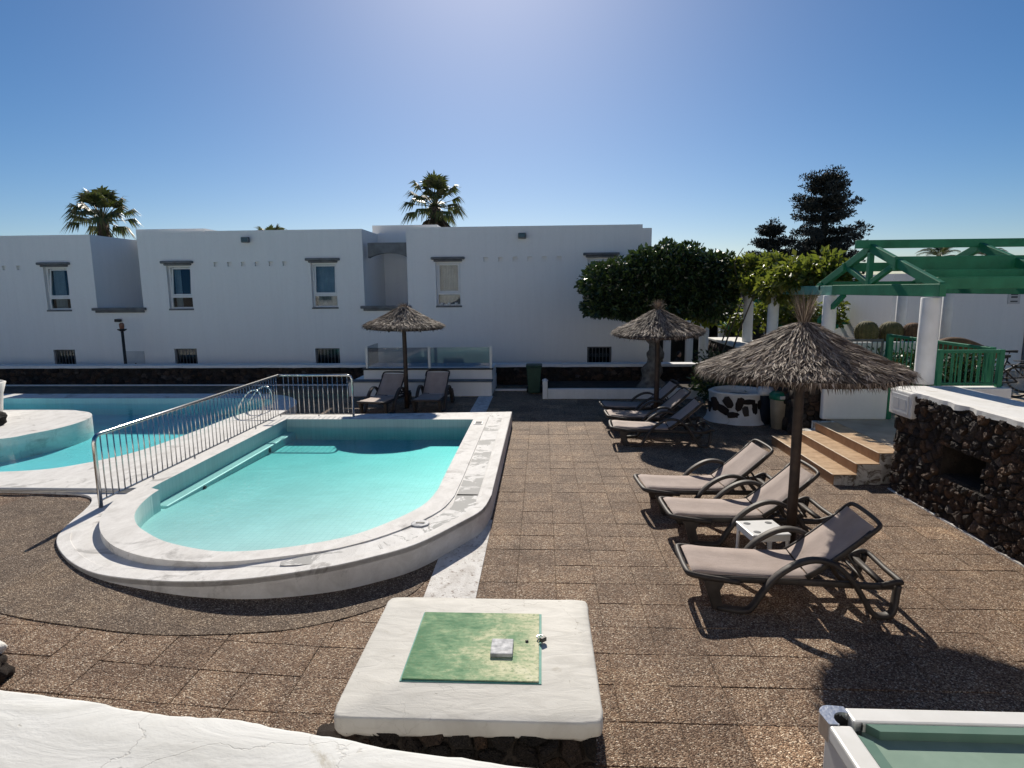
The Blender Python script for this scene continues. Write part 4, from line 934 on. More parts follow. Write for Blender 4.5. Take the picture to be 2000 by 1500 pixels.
def tuft_mesh(seed, count, h, mat):
    rnd = random.Random(seed); mb = MB()
    for i in range(count):
        a = rnd.uniform(0, 2 * PI); r0 = rnd.uniform(0, 0.045); sp_ = abs(rnd.gauss(0, 0.085)) + 0.02; hh = h * rnd.uniform(0.55, 1.0); w = rnd.uniform(0.002, 0.0045)
        p0 = Vector((r0 * math.cos(a), r0 * math.sin(a), 0.38)); p1 = Vector((0.05 * math.cos(a), 0.05 * math.sin(a), 0.38 + hh * .4)); p2 = Vector(((0.05 + sp_) * math.cos(a), (0.05 + sp_) * math.sin(a), 0.38 + hh))
        sd = Vector((-math.sin(a), math.cos(a), 0)) * w
        mb.add([p0 - sd, p0 + sd, p1 + sd, p1 - sd, p2], [(0, 1, 2, 3), (3, 2, 4)])
    me = mb.mesh('tuft'); me.materials.append(M[mat]); return me
def parasol(label, x, y, R_, rim, tuft_h, seed, count, rz=0.0, tilt=(0, 0), mat='thatch'):
    t_ = thing('thatched_parasol', label, 'parasol', (x, y, 0), 0, 'thatched parasols by the loungers')
    mb = MB(); mb.tube([(0, 0, -0.01), (0.004, 0, 0.9), (-0.004, 0, rim), (0, 0, rim + 0.36 * R_)], [0.058, 0.054, 0.052, 0.05], 12); mb.build('pole', 'pole_wood', t_, True)
    c = MB(); pr_ = []
    for i in range(13):
        r, z = canopy_profile(i / 12); pr_.append((r * 0.985, z))
    und = [(r * 0.97, z - 0.05) for r, z in reversed(pr_)]
    c.lathe(pr_ + und, 40, cap=False); co = c.build('canopy', 'thatch_core', t_, True, loc=(0, 0, rim)); co.scale = (R_, R_, R_); co.rotation_euler = (tilt[0], tilt[1], rz)
    th = place(thatch_mesh(seed, count, mat), 'thatch', co); tag(th, kind='stuff')
    tf = place(tuft_mesh(seed + 5, 260, tuft_h / R_, mat), 'tuft', co); tag(tf, kind='stuff')
    rm = MB(); rm.bar((0.06, 0, 0.36), (0.95, 0, -0.045), 0.03, 0.03); rm = rm.mesh('rib'); rm.materials.append(M['pole_wood'])
    for i in range(8): o = place(rm, 'rib', co); o.rotation_euler = (0, 0, i * PI / 4)
    return t_
parasol('large thatched parasol nearest the camera over three loungers and a white table', 2.77, 6.70, 1.06, 2.06, 0.50, 3, 11000, 0.4)
parasol('thatched parasol in front of the round tree over three shaded loungers', 2.49, 13.40, 1.0, 2.02, 0.36, 17, 5200, 1.2, (0.0, -0.075), 'thatch')
parasol('thatched parasol before the white building between two loungers facing the pool', -3.42, 15.24, 1.02, 2.07, 0.22, 29, 5200, 2.2, (0, -0.04), 'thatch')

# ------------------------------------------------------------------ sun loungers
def sweep_sheet(path, half, drop):
    prof = [(-half, -drop), (-half - 0.006, -0.012), (-half + 0.012, 0.004), (-half * .5, -0.006), (0, -0.012), (half * .5, -0.006), (half - 0.012, 0.004), (half + 0.006, -0.012), (half, -drop)]
    vs = []; fs = []; n = len(prof)
    for i, (x, z) in enumerate(path):
        a = path[max(i-1, 0)]; b = path[min(i+1, len(path)-1)]; dx, dz = b[0]-a[0], b[1]-a[1]; L = math.hypot(dx, dz); nx_, nz_ = -dz / L, dx / L
        for (yy, h) in prof: vs.append((x + nx_ * h, yy, z + nz_ * h))
    for i in range(len(path) - 1):
        for k in range(n - 1): fs.append((i*n + k, (i+1)*n + k, (i+1)*n + k + 1, i*n + k + 1))
    return vs, fs
def make_lounger():
    t_ = thing('sun_lounger', '', 'sun lounger', (0, 0, 0), 0, 'sun loungers under the thatched parasols')
    seat = crom([(0.0, 0.350), (0.06, 0.366), (0.25, 0.352), (0.6, 0.338), (0.9, 0.336), (1.03, 0.345)], 4)
    mb = MB(); mb.add(*sweep_sheet(seat, 0.29, 0.055)); mb.build('seat_sling', 'fabric', t_, True)
    back = crom([(1.04, 0.352), (1.15, 0.435), (1.32, 0.575), (1.48, 0.715), (1.585, 0.815)], 4)
    mb = MB(); mb.add(*sweep_sheet(back, 0.285, 0.05)); mb.build('back_sling', 'fabric', t_, True)
    mb = MB()
    for s_ in (-1, 1):
        mb.tube([(0.10, s_ * .305, .30), (0.5, s_ * .305, .295), (1.1, s_ * .305, .285), (1.60, s_ * .315, .275), (1.76, s_ * .32, .285)], 1, 8, True, (0.045, 0.06))
    for x in (0.55, 1.16, 1.70): mb.bar((x, -.30, .275), (x, .30, .275), 0.05, 0.035)
    mb.build('frame', 'lounger_plastic', t_, True)
    mb = MB(); mb.tube(crom([(0.42, -.325, .275), (0.14, -.335, .315), (-0.015, -.315, .338), (-0.045, -.22, .345), (-0.05, 0, .345), (-0.045, .22, .345), (-0.015, .315, .338), (0.14, .335, .315), (0.42, .325, .275)], 4), 0.027, 8); mb.build('foot_bar', 'lounger_plastic', t_, True)
    mb = MB(); mb.tube(crom([(1.66, -.32, .285), (1.78, -.335, .33), (1.84, -.29, .315), (1.85, 0, .30), (1.84, .29, .315), (1.78, .335, .33), (1.66, .32, .285)], 4), 0.026, 8); mb.build('tail_bar', 'lounger_plastic', t_, True)
    for s_ in (-1, 1):
        mb = MB(); y = s_ * .315
        mb.add([(.10, y - .03, .29), (.30, y - .03, .29), (.30, y + .03, .29), (.10, y + .03, .29), (.13, y - .03, .19), (.25, y - .03, .19), (.25, y + .03, .19), (.13, y + .03, .19), (.19, y - .026, .005), (.29, y - .026, .005), (.29, y + .026, .005), (.19, y + .026, .005)],
               [(3,2,1,0),(0,1,5,4),(1,2,6,5),(2,3,7,6),(3,0,4,7),(4,5,9,8),(5,6,10,9),(6,7,11,10),(7,4,8,11),(8,9,10,11)]); mb.build('leg', 'lounger_plastic', t_, bevel=0.012)
        mb = MB(); y = s_ * .365
        mb.tube(crom([(0.24, y - s_ * .05, .022), (0.45, y, .022), (0.53, y, .06), (0.62, y, .21), (0.74, y, .37), (0.90, y, .485), (1.05, y, .53), (1.20, y, .505), (1.33, y, .41), (1.44, y, .27), (1.53, y, .12), (1.60, y, .028), (1.70, y, .022), (1.755, y, .07), (1.785, y - s_ * .03, .2), (1.80, y - s_ * .04, .30)], 3), 1, 10, True, (0.085, 0.046)); mb.build('arm', 'lounger_plastic', t_, True)
    mb = MB()
    for s_ in (-1, 1): mb.tube([(1.02, s_ * .295, .325), (1.15, s_ * .295, .415), (1.32, s_ * .295, .555), (1.48, s_ * .295, .695), (1.56, s_ * .295, .775)], 1, 8, True, (0.03, 0.05))
    mb.tube(crom([(1.50, -.305, .725), (1.60, -.305, .812), (1.635, -.25, .845), (1.645, 0, .852), (1.635, .25, .845), (1.60, .305, .812), (1.50, .305, .725)], 4), 0.02, 8)
    mb.build('back_frame', 'lounger_plastic', t_, True)
    mb = MB(); mb.tube([(1.36, -.2, .585), (1.56, -.2, .29), (1.57, -.18, .28), (1.57, .18, .28), (1.56, .2, .29), (1.36, .2, .585)], 0.014, 6); mb.build('prop', 'lounger_plastic', t_, True)
    return t_
LG = [('nearest taupe sun lounger with the white side table behind it', 1.40, 5.76, -2.5),
      ('taupe sun lounger behind the parasol pole and white table, second of the near three', 1.52, 7.22, 1.5),
      ('farthest of the three near taupe loungers, by the tiled steps', 1.36, 8.17, 3.5),
      ('nearest shaded lounger of the middle trio, its foot end sunlit beside its shadow', 1.37, 11.82, -3.0),
      ('middle shaded lounger of the trio under the parasol by the tree', 1.40, 12.88, 1.5),
      ('rearmost lounger of the middle trio, in full shade before the low white wall', 1.40, 13.93, 4.0),
      ('sun lounger left of the parasol pole with sunlit seat facing the small pool', -4.05, 14.16, 82),
      ('sun lounger right of the parasol pole with shaded seat facing the small pool', -2.79, 14.42, 88)]
proto = make_lounger()
for i, (lb, x, y, a) in enumerate(LG):
    o = proto if i == 0 else copy_tree(proto)
    o.location = (x, y, 0); o.rotation_euler = (0, 0, rad(a)); o['label'] = lb
st = thing('side_table', 'small white plastic side table beside the nearest parasol pole', 'table', (2.36, 6.42, 0), 0.12)
mb = MB(); mb.box(-.21, .21, -.21, .21, .385, .41); top = mb.build('table_top', 'white_plastic', st, bevel=0.012)
mb = MB(); mb.box(-.20, .20, -.20, -.185, .33, .384).box(-.20, .20, .185, .20, .33, .384).box(-.20, -.185, -.184, .184, .33, .384).box(.185, .20, -.184, .184, .33, .384); mb.build('apron', 'white_plastic', st)
for x, y in ((-.12, -.12), (.12, -.12), (-.12, .12), (.12, .12)):
    mb = MB(); mb.lathe([(0.038, .4105), (0.03, .4125), (0.005, .4125)], 14, (x, y, 0)); mb.build('cap_disc', 'grey_trim', top, True)
for x in (-1, 1):
    for y in (-1, 1):
        mb = MB(); mb.bar((x*.185, y*.185, 0.0), (x*.18, y*.18, .384), 0.045, 0.03); mb.build('leg', 'white_plastic', st, bevel=0.006)

# ------------------------------------------------------------------ white slab with green hatch
pf = thing('pump_box', 'white topped stone box with a mottled green metal hatch in the foreground', 'pump box', (-0.43, 3.83, 0))
mb = MB(); n = 44; vs = []; fs = []; hx, hy = 0.775, 0.70
rings = ((0.0, 0.445, 0.99), (0.0, 0.465, 1.0), (0.0, 0.538, 1.0), (0.006, 0.550, 0.993), (0.015, 0.555, 0.98))
def rrect(n, hx, hy, r):
    out = []
    for k in range(n):
        a = 2 * PI * k / n; c, s_ = math.cos(a), math.sin(a); e = 0.095
        out.append((math.copysign(abs(c) ** e, c) * hx, math.copysign(abs(s_) ** e, s_) * hy))
    return out
n = 160; base = rrect(n, hx, hy, 0.05)
for q, (ins_, z, k) in enumerate(rings):
    for j, (x, y) in enumerate(base):
        w = 0.014 * noise.noise(Vector((x * 4, y * 4, 1.0))) + 0.008 * noise.noise(Vector((x * 13, y * 13, 4)))
        zz = z + (0.05 * noise.noise(Vector((x * 9, y * 9, 7))) if q == 0 else 0) + 0.004 * noise.noise(Vector((x * 6, y * 6, 2)))
        vs.append((x * k + math.copysign(w, x) * (abs(x) > hx * .95), y * k + math.copysign(w, y) * (abs(y) > hy * .95), zz))
for q in range(len(rings) - 1):
    for j in range(n): fs.append((q*n + j, q*n + (j+1) % n, (q+1)*n + (j+1) % n, (q+1)*n + j))
fs.append(tuple((len(rings)-1)*n + j for j in range(n))); fs.append(tuple(reversed(range(n))))
mb.add(vs, fs); mb.build('slab', 'slab_white', pf, True)
mb = MB(); mb.box(-0.73, 0.73, -0.66, 0.66, -0.02, 0.47); mb.build('base', 'mortar', pf)
masonry(pf, -0.74, 0.74, 0.0, 0.475, 46, lambda u, v, w: (u, -0.66 - w, v), 9, None, 0.05, 1.0, 'lava_shaded')
hz = 0.556
mb = MB(); mb.box(-0.455, 0.425, -0.365, 0.455, hz - 0.02, hz + 0.004); ht = mb.build('hatch_frame', 'green_weathered', pf)
mb = MB(); mb.box(-0.445, 0.408, -0.355, 0.447, hz + 0.0045, hz + 0.013); mb.build('hatch', 'verdigris', pf, bevel=0.003)
mb = MB(); mb.box(0.088, 0.235, -0.115, 0.065, hz + 0.0135, hz + 0.040); mb.build('cover_plate', 'chrome_plate', pf, bevel=0.006)
lk_ = MB(); lk_.box(-0.022, 0.022, -0.014, 0.014, 0.0, 0.03); pd = lk_.build('padlock', 'iron', pf, bevel=0.004, loc=(0.435, 0.085, hz + 0.012)); pd.rotation_euler = (0, 0, 0.7)
mb = MB(); mb.tube(crom([(-0.016, 0.012, 0.015), (-0.02, 0.04, 0.018), (0, 0.052, 0.018), (0.02, 0.04, 0.018), (0.016, 0.012, 0.015)], 4), 0.0045, 6); mb.build('shackle', 'steel', pd, True)
mb = MB(); mb.lathe([(0.011, 0.0), (0.011, 0.008), (0.004, 0.011)], 10); mb.build('knob', 'iron', pf, True, loc=(0.325, 0.075, hz + 0.013))

# ------------------------------------------------------------------ foreground parapet, rocks
mb = MB(); vs = []; fs = []; n = 90
edge = crom([(-3.2, 1.42), (-2.2, 1.33), (-1.6, 1.235), (-1.17, 1.17), (-1.0, 1.145), (-0.86, 1.118), (-0.76, 1.100), (-0.69, 1.094), (-0.62, 1.087), (-0.55, 1.068), (-0.47, 1.052), (-0.36, 1.03), (-0.2, 1.0), (0.0, 0.975), (0.3, 0.93), (0.8, 0.87)], 7)
for i, (x, y) in enumerate(edge):
    w = 0.006 * noise.noise(Vector((x * 9, 0, 0))) + 0.004 * noise.noise(Vector((x * 31, 0, 2)))
    y += w + 0.012 + 0.014 * ss((x + 0.9) / 0.5)
    rows = [(y - 0.012, -0.02), (y, 1.98), (y + 0.002, 2.075), (y - 0.006, 2.096), (y - 0.022, 2.105), (y - 0.10, 2.108), (y - 0.2, 2.11), (y - 0.32, 2.105), (y - 0.45, 2.10), (y - 0.55, 2.06), (y - 0.56, 1.35)]
    vs += [(x, yy, z + (0.0025 * noise.noise(Vector((x * 4, yy * 4, 1))) if z > 2.05 else 0)) for yy, z in rows]
R_n = 11
for i in range(len(edge) - 1):
    for k in range(R_n - 1): fs.append((i*R_n + k, i*R_n + k + 1, (i+1)*R_n + k + 1, (i+1)*R_n + k)[::-1])
mb.add(vs, fs); fp = mb.build('terrace_parapet', 'parapet_white', None, True); tag(fp, 'rough whitewashed parapet top crossing the bottom left foreground', 'wall')
mb = MB(); mb.box(-9, 1.1, -3.9, 0.42, -0.1, 1.33); struct('viewing_terrace', mb, 'pale_floor', label='raised terrace behind the whitewashed parapet')
hb = thing('house', 'white two storey house out of view behind the camera, added to light the shaded building front', 'house', (0, -4.0, 0))  # unseen house, added so its sunlit wall brightens the shaded building front
mb = MB(); mb.box(-19, 17, -9, 0, -0.1, 6.3); mb.build('wall', 'wall_white', hb)
mb = MB(); mb.box(-19.3, 17.3, -9.3, 0.5, 6.3005, 6.55); mb.build('roof', 'terracotta_riser', hb)
for x in (-16, -12, -8, -4, 0, 4, 8, 12):
    for z in (2.2, 4.6):
        mb = MB(); mb.box(x - .55, x + .55, 0.001, 0.05, z, z + 1.2); w_ = mb.build('window', 'frame_white', hb)
        mb = MB(); mb.box(x - .47, x + .47, 0.0505, 0.06, z + .08, z + 1.12); mb.build('pane', 'room_dark', w_)
lava_boulder('lava_rock', 'black and white painted rock at the bottom left picture edge', (-4.05, 3.95, 0.2), (0.13, 0.11, 0.12), 41)
o = lava_boulder('lava_rock', 'white painted stone on top of the rock at the bottom left edge', (-4.08, 4.0, 0.35), (0.09, 0.08, 0.06), 42, 'lime_white')
lava_boulder('lava_rock', 'grey rock tucked at the left foot of the white topped pump box', (-1.32, 3.42, 0.14), (0.10, 0.09, 0.12), 43)

# ------------------------------------------------------------------ billiard table
bt = thing('billiard_table', 'white billiard table with grey green cloth cut off at the bottom right', 'billiard table', (1.42, 2.98, 0))
TL, TWd = 2.3, 1.3; ZT = 0.80
mb = MB(); mb.box(0.03, TL - .03, -TWd + .03, -0.03, 0.45, 0.72); mb.build('body', 'table_side', bt, bevel=0.02)
mb = MB(); mb.box(0.10, TL - .10, -TWd + .10, -0.10, 0.7205, 0.745); mb.build('cloth', 'felt', bt)
def rail(name, a, b, c, d): 
    mb = MB(); mb.box(a, b, c, d, 0.7205, ZT); mb.build(name, 'laminate', bt, bevel=0.012)
rail('rail', 0.135, TL - .135, -0.11, -0.0); rail('rail', 0.135, TL - .135, -TWd, -TWd + .11); rail('rail', 0.0, 0.11, -TWd + .135, -0.135); rail('rail', TL - .11, TL, -TWd + .135, -0.135)
def cush(pts):
    mb = MB(); mb.prism(pts, 0.7455, ZT - 0.008); mb.build('cushion', 'cushion', bt, bevel=0.006)
cush([(0.19, -.112), (0.235, -.165), (TL - .235, -.165), (TL - .19, -.112)]); cush([(.112, -0.19), (.112, -TWd + .19), (.165, -TWd + .235), (.165, -0.235)])
cush([(0.19, -TWd + .112), (TL - .19, -TWd + .112), (TL - .235, -TWd + .165), (0.235, -TWd + .165)])
for cx, cy_, sx_, sy_ in ((0, 0, 1, -1), (TL, 0, -1, -1), (0, -TWd, 1, 1), (TL, -TWd, -1, 1)):
    n = 10; out = [(0.134, 0.0)] + [(0.06 - 0.068 * math.sin(PI/2 * i / n), 0.06 - 0.068 * math.cos(PI/2 * i / n)) for i in range(n + 1)] + [(0.0, 0.134)]
    inn = [(0.104 + 0.060 * math.cos(a), 0.104 + 0.060 * math.sin(a)) for a in [PI * .82 + (PI * .86) * i / 10 for i in range(11)]]
    poly = out + inn
    pts = [(cx + sx_ * x, cy_ + sy_ * y) for x, y in poly]
    mb = MB(); mb.prism(pts, 0.70, ZT + 0.004); cst = mb.build('corner_casting', 'silver', bt, bevel=0.006)
    mb = MB(); mb.lathe([(0.055, 0.66), (0.063, 0.772), (0.066, ZT - 0.004)], 18, (cx + sx_ * .108, cy_ + sy_ * .108, 0), cap=False); mb.lathe([(0.06, 0.68), (0.001, 0.681)], 18, (cx + sx_ * .108, cy_ + sy_ * .108, 0), cap=False); mb.build('pocket', 'black_plastic', cst, True)
for x in (0.25, TL - .25):
    for y in (-0.25, -TWd + .25):
        mb = MB(); mb.tube([(x, y, 0), (x, y, 0.45)], [0.05, 0.08], 12); mb.build('leg', 'table_side', bt, True)

# ------------------------------------------------------------------ green pergola on white columns
pg = thing('pergola', 'green gabled timber pergola on round white columns at the right', 'pergola', (0, 0, 0))
def column(x, y, z0, z1, r=0.13, parent=pg):
    mb = MB(); mb.lathe([(r, 0), (r * 1.0, 0.1), (r * 0.985, (z1 - z0) * .5), (r * .97, z1 - z0)], 22, (x, y, z0)); return mb.build('column', 'column_white', parent, True, 0.006)
PX = 5.63
for y, z0 in ((9.30, 1.52), (12.46, 1.47), (15.42, 1.47), (17.24, 1.47)): column(PX, y, z0, 2.78)
for x, y in ((9.72, 17.3), (10.42, 16.5)): column(x, y, 0.463, 2.80)
def timber(name, a, b, w, h, mat='green_paint', parent=pg):
    mb = MB(); mb.bar(a, b, w, h); return mb.build(name, mat, parent, bevel=0.008)
timber('beam', (PX, 12.30, 2.885), (PX, 9.05, 2.885), 0.10, 0.18)
timber('beam', (PX, 17.6, 2.875), (PX, 12.31, 2.875), 0.10, 0.18, 'green_weathered')
timber('purlin', (PX - 0.25, 11.1, 3.66), (14.5, 11.1, 3.66), 0.07, 0.14)
timber('purlin', (PX - 0.05, 10.25, 3.30), (14.5, 10.25, 3.30), 0.07, 0.22)
timber('purlin', (PX + 0.05, 9.30, 2.985), (14.5, 9.30, 2.985), 0.09, 0.17)
timber('purlin', (PX + 0.15, 9.78, 3.13), (14.5, 9.78, 3.13), 0.06, 0.11)
timber('purlin', (PX - 0.05, 11.95, 3.30), (14.5, 11.95, 3.30), 0.07, 0.16)
timber('purlin', (PX - 0.05, 12.85, 2.96), (14.5, 12.85, 2.96), 0.09, 0.17)
for i, x in enumerate((PX + 0.02, 7.45, 9.2, 11.0, 12.8)):
    timber('rafter', (x, 9.12, 2.93), (x, 11.1, 3.60), 0.08, 0.14); timber('rafter', (x, 13.05, 2.93), (x, 11.1, 3.60), 0.08, 0.14)
    if i: timber('tie_beam', (x, 9.2, 2.87), (x, 13.0, 2.87), 0.08, 0.13)
timber('king_post', (PX + 0.02, 11.1, 2.97), (PX + 0.02, 11.1, 3.56), 0.08, 0.10)
timber('strut', (PX + 0.02, 11.05, 3.0), (PX + 0.02, 10.35, 3.28), 0.07, 0.09); timber('strut', (PX + 0.02, 11.15, 3.0), (PX + 0.02, 11.85, 3.28), 0.07, 0.09)
timber('brace', (PX, 12.9, 2.25), (PX, 11.9, 2.80), 0.07, 0.09)
# far pergola in the shade behind
pf2 = thing('pergola', 'low dark green pergola in the shade behind the white columns', 'pergola', (0, 0, 0))
for y, z in ((21.2, 1.78), (22.4, 2.15), (23.8, 2.42)): timber('beam', (5.9, y, z), (11.2, y, z), 0.09, 0.17, 'green_paint', pf2)
for x in (6.1, 7.8, 9.6, 11.1):
    timber('rafter', (x, 20.6, 1.66), (x, 24.4, 2.58), 0.08, 0.13, 'green_paint', pf2)
    column(x, 21.2, -0.2, 1.69, 0.13, pf2); column(x, 23.8, -0.2, 2.33, 0.13, pf2)

# railings by the terrace stairs
def bar_rail(label, a, b, z0, z1, mat, bars, post_w, thin_mat=None):
    r = thing('railing', label, 'railing', (a[0], a[1], z0)); dx, dy = b[0] - a[0], b[1] - a[1]; L = math.hypot(dx, dy); h = z1 - z0
    mb = MB(); mb.bar((0, 0, h), (dx, dy, h), 0.06, 0.05); mb.build('top_rail', mat, r, bevel=0.006)
    mb = MB(); mb.bar((0, 0, 0.05), (dx, dy, 0.05), 0.04, 0.03); mb.build('bottom_rail', mat, r)
    bm_ = MB(); bm_.box(-.008, .008, -.008, .008, 0.06, h - .02); bm_ = bm_.mesh('baluster'); bm_.materials.append(M[thin_mat or mat])
    for i in range(1, bars): place(bm_, 'baluster', r, (dx * i / bars, dy * i / bars, 0))
    for u in (0.0, 1.0):
        mb = MB(); w = post_w / 2; mb.box(dx*u - w, dx*u + w, dy*u - w, dy*u + w, 0, h + .03); mb.build('post', mat, r, bevel=0.006)
    return r
kw = thing('kerb_wall', 'low white wall under the green railing behind the big column', 'low wall', (0, 0, 0))
mb = MB(); mb.box(5.955, 6.98, 9.40, 9.66, 0.46, 1.43); mb.build('wall', 'wall_white', kw, bevel=0.01)
bar_rail('short green railing on the white wall right of the big column', (5.86 + .12, 9.53), (6.86, 9.53), 1.433, 1.97, 'green_paint', 9, 0.07)
bar_rail('green stair railing running back from the bicycles', (6.90, 9.80), (6.90, 12.6), 0.463, 1.98, 'green_paint', 22, 0.09)
bar_rail('thin grey barred railing behind the thatched parasol', (6.05, 12.75), (6.85, 12.75), 0.463, 1.87, 'grey_trim', 8, 0.04)
# planting bed with cacti behind
rb = thing('raised_bed', 'white edged raised bed holding the barrel cacti', 'raised bed', (0, 0, 0))
mb = MB(); mb.box(6.3, 9.5, 14.3, 14.5, 0.46, 1.70); mb.build('front_wall', 'lime_white', rb, bevel=0.02)
mb = MB(); mb.box(6.3, 9.5, 14.51, 16.2, 0.46, 1.66); mb.build('soil', 'gravel_dark', rb)
def barrel(label, x, y, z, r, h, mat):
    c_ = thing('barrel_cactus', label, 'cactus', (x, y, z), random.uniform(0, 3), 'barrel cacti in the raised bed')
    mb = MB(); mb.lathe([(r * .62, -0.02), (r * .9, h * .18), (r, h * .45), (r * .93, h * .66), (r * .78, h * .82), (r * .55, h * .93), (r * .25, h * .99), (r * .05, h * .98)], 72, mod=lambda a, q: 1 + 0.055 * math.cos(18 * a)); mb.build('body', mat, c_, True)
    sp_ = MB(); rnd = random.Random(int(x * 91))
    for k in range(18):
        for q in range(9):
            a = 2 * PI * k / 18; u = 0.1 + 0.095 * q; rr = r * (0.9 if u < .2 else 1.0 if u < .6 else 1.0 - (u - .6) * 1.2) * 1.055
            p0 = Vector((rr * math.cos(a), rr * math.sin(a), h * u))
            for e in range(3):
                d = Vector((math.cos(a + rnd.uniform(-.8, .8)), math.sin(a + rnd.uniform(-.8, .8)), rnd.uniform(-.5, .7))).normalized() * 0.035
                sd = Vector((0, 0, 0.002)); sp_.add([p0 - sd, p0 + sd, p0 + d], [(0, 1, 2)])
    tag(sp_.build('spines', 'thatch', c_), kind='stuff')
barrel('round olive barrel cactus, leftmost behind the grey bars', 7.62, 14.9, 1.65, 0.25, 0.50, 'cactus')
barrel('broad yellowish barrel cactus partly behind a white column', 8.20, 14.95, 1.65, 0.26, 0.48, 'cactus')
barrel('brown barrel cactus seen between two white columns', 8.62, 14.8, 1.65, 0.22, 0.46, 'cactus_brown')
lying = thing('cactus', 'ribbed brown columnar cactus lying over beside the bicycles', 'cactus', (9.0, 14.0, 0.463))
mb = MB(); pts = crom([(-0.15, 0.3, 0.0), (-0.15, 0.3, 0.7), (-0.05, 0.25, 1.12), (0.25, 0.15, 1.20), (0.62, 0.05, 1.10), (0.95, -0.05, 0.95)], 5)
mb.tube(pts, [0.12 + 0.04 * math.sin(PI * min(1, i / (len(pts) - 1) * 1.2)) - 0.08 * max(0, i / (len(pts) - 1) - .6) for i in range(len(pts))], 14); mb.build('stem', 'cactus_brown', lying, True)

# bicycles
def bicycle(label, loc, rz, seat_h):
    b = thing('bicycle', label, 'bicycle', loc, rz, 'parked bicycles'); wr = 0.33
    for x in (-0.52, 0.52):
        mb = MB(); n = 28; vs = []; fs = []
        for i in range(n):
            a = 2 * PI * i / n
            for k in range(6):
                q = 2 * PI * k / 6; rr = wr + 0.024 * math.cos(q); vs.append((x + rr * math.cos(a), 0.024 * math.sin(q), wr + 0.025 + rr * math.sin(a)))
        for i in range(n):
            for k in range(6): fs.append((i*6 + k, ((i+1) % n)*6 + k, ((i+1) % n)*6 + (k+1) % 6, i*6 + (k+1) % 6))
        mb.add(vs, fs); wh = mb.build('wheel', 'black_plastic', b, True)
        mb = MB()
        for i in range(14):
            a = 2 * PI * i / 14; mb.bar((x, 0, wr + .025), (x + wr * .97 * math.cos(a), 0, wr + .025 + wr * .97 * math.sin(a)), 0.003, 0.003, (0, 1, 0))
        mb.build('spokes', 'steel', wh)
    mb = MB(); bb = (-0.06, 0, 0.30); ra = (-0.52, 0, 0.355); sc = (-0.17, 0, 0.80); hd = (0.34, 0, 0.80); hl = (0.38, 0, 0.66)
    for p_, q_ in ((bb, sc), (bb, hl), (sc, hd), (ra, bb), (ra, (-.16, 0, .72)), (hd, hl), (hl, (0.52, 0, 0.355))): mb.tube([p_, q_], 0.018, 8)
    mb.build('frame', 'iron', b, True)
    mb = MB(); mb.tube([sc, (-.19, 0, seat_h)], 0.013, 8); mb.build('seat_post', 'steel', b, True)
    mb = MB(); mb.add([(-.33, -.085, seat_h), (-.33, .085, seat_h), (-.18, .06, seat_h), (-.04, .02, seat_h), (-.04, -.02, seat_h), (-.18, -.06, seat_h), (-.34, -.075, seat_h + .06), (-.34, .075, seat_h + .06), (-.18, .05, seat_h + .045), (-.03, .018, seat_h + .04), (-.03, -.018, seat_h + .04), (-.18, -.05, seat_h + .045)], [(5,4,3,2,1,0),(6,7,8,9,10,11)] + [(i, (i+1) % 6, (i+1) % 6 + 6, i + 6) for i in range(6)]); mb.build('saddle', 'black_plastic', b, bevel=0.01)
    mb = MB(); mb.tube(crom([(0.22, -.31, 1.02), (0.32, -.2, 1.03), (0.33, 0, 0.99), (0.32, .2, 1.03), (0.22, .31, 1.02)], 4), 0.012, 8); mb.tube([hd, (0.33, 0, 0.99)], 0.016, 8); mb.build('handlebar', 'iron', b, True)
    for s_ in (-1, 1): mb = MB(); mb.tube([(0.17, s_*.36, 1.015), (0.235, s_*.295, 1.02)], 0.018, 8); mb.build('grip', 'black_plastic', b, True)
    mb = MB(); mb.lathe([(0.09, -.006), (0.09, .006)], 20); cr_ = mb.build('chainring', 'steel', b, True, loc=(-.06, -.05, .30)); cr_.rotation_euler = (PI / 2, 0, 0)
    mb = MB(); mb.box(-.62, -.28, -.06, .06, 0.73, 0.745); mb.build('rack', 'iron', b)
    return b
bicycle('black bicycle parked in front at the right picture edge', (10.05, 14.25, 0.463), rad(160), 0.90)
bicycle('bicycle with raised saddle parked behind the other bicycle', (10.75, 15.0, 0.463), rad(152), 0.93)

# white building on the right with a notice
rbd = thing('side_building', 'white single storey building behind the pergola at the right edge', 'building', (0, 0, 0))
mb = MB(); mb.box(10.2, 40, 18.65, 30, -1.6, 3.30); mb.build('wall', 'wall_white', rbd)
mb = MB(); mb.box(14.0, 14.9, 18.60, 18.66, 0.463, 2.5); mb.build('door', 'grey_trim', rbd, bevel=0.01)
nb = thing('notice', 'small grey notice plate high on the white side building', 'sign', (13.60, 18.648, 2.60))
mb = MB(); mb.box(-.17, .17, -.02, 0, -.19, .19); mb.build('plate', 'notice_grey', nb, bevel=0.004)
mb = MB(); mb.box(-.10, .10, -.023, -.0205, .06, .13).box(-.09, .09, -.023, -.0205, -.02, .03).box(-.10, .10, -.023, -.0205, -.14, -.10); mb.build('print', 'ink', nb)

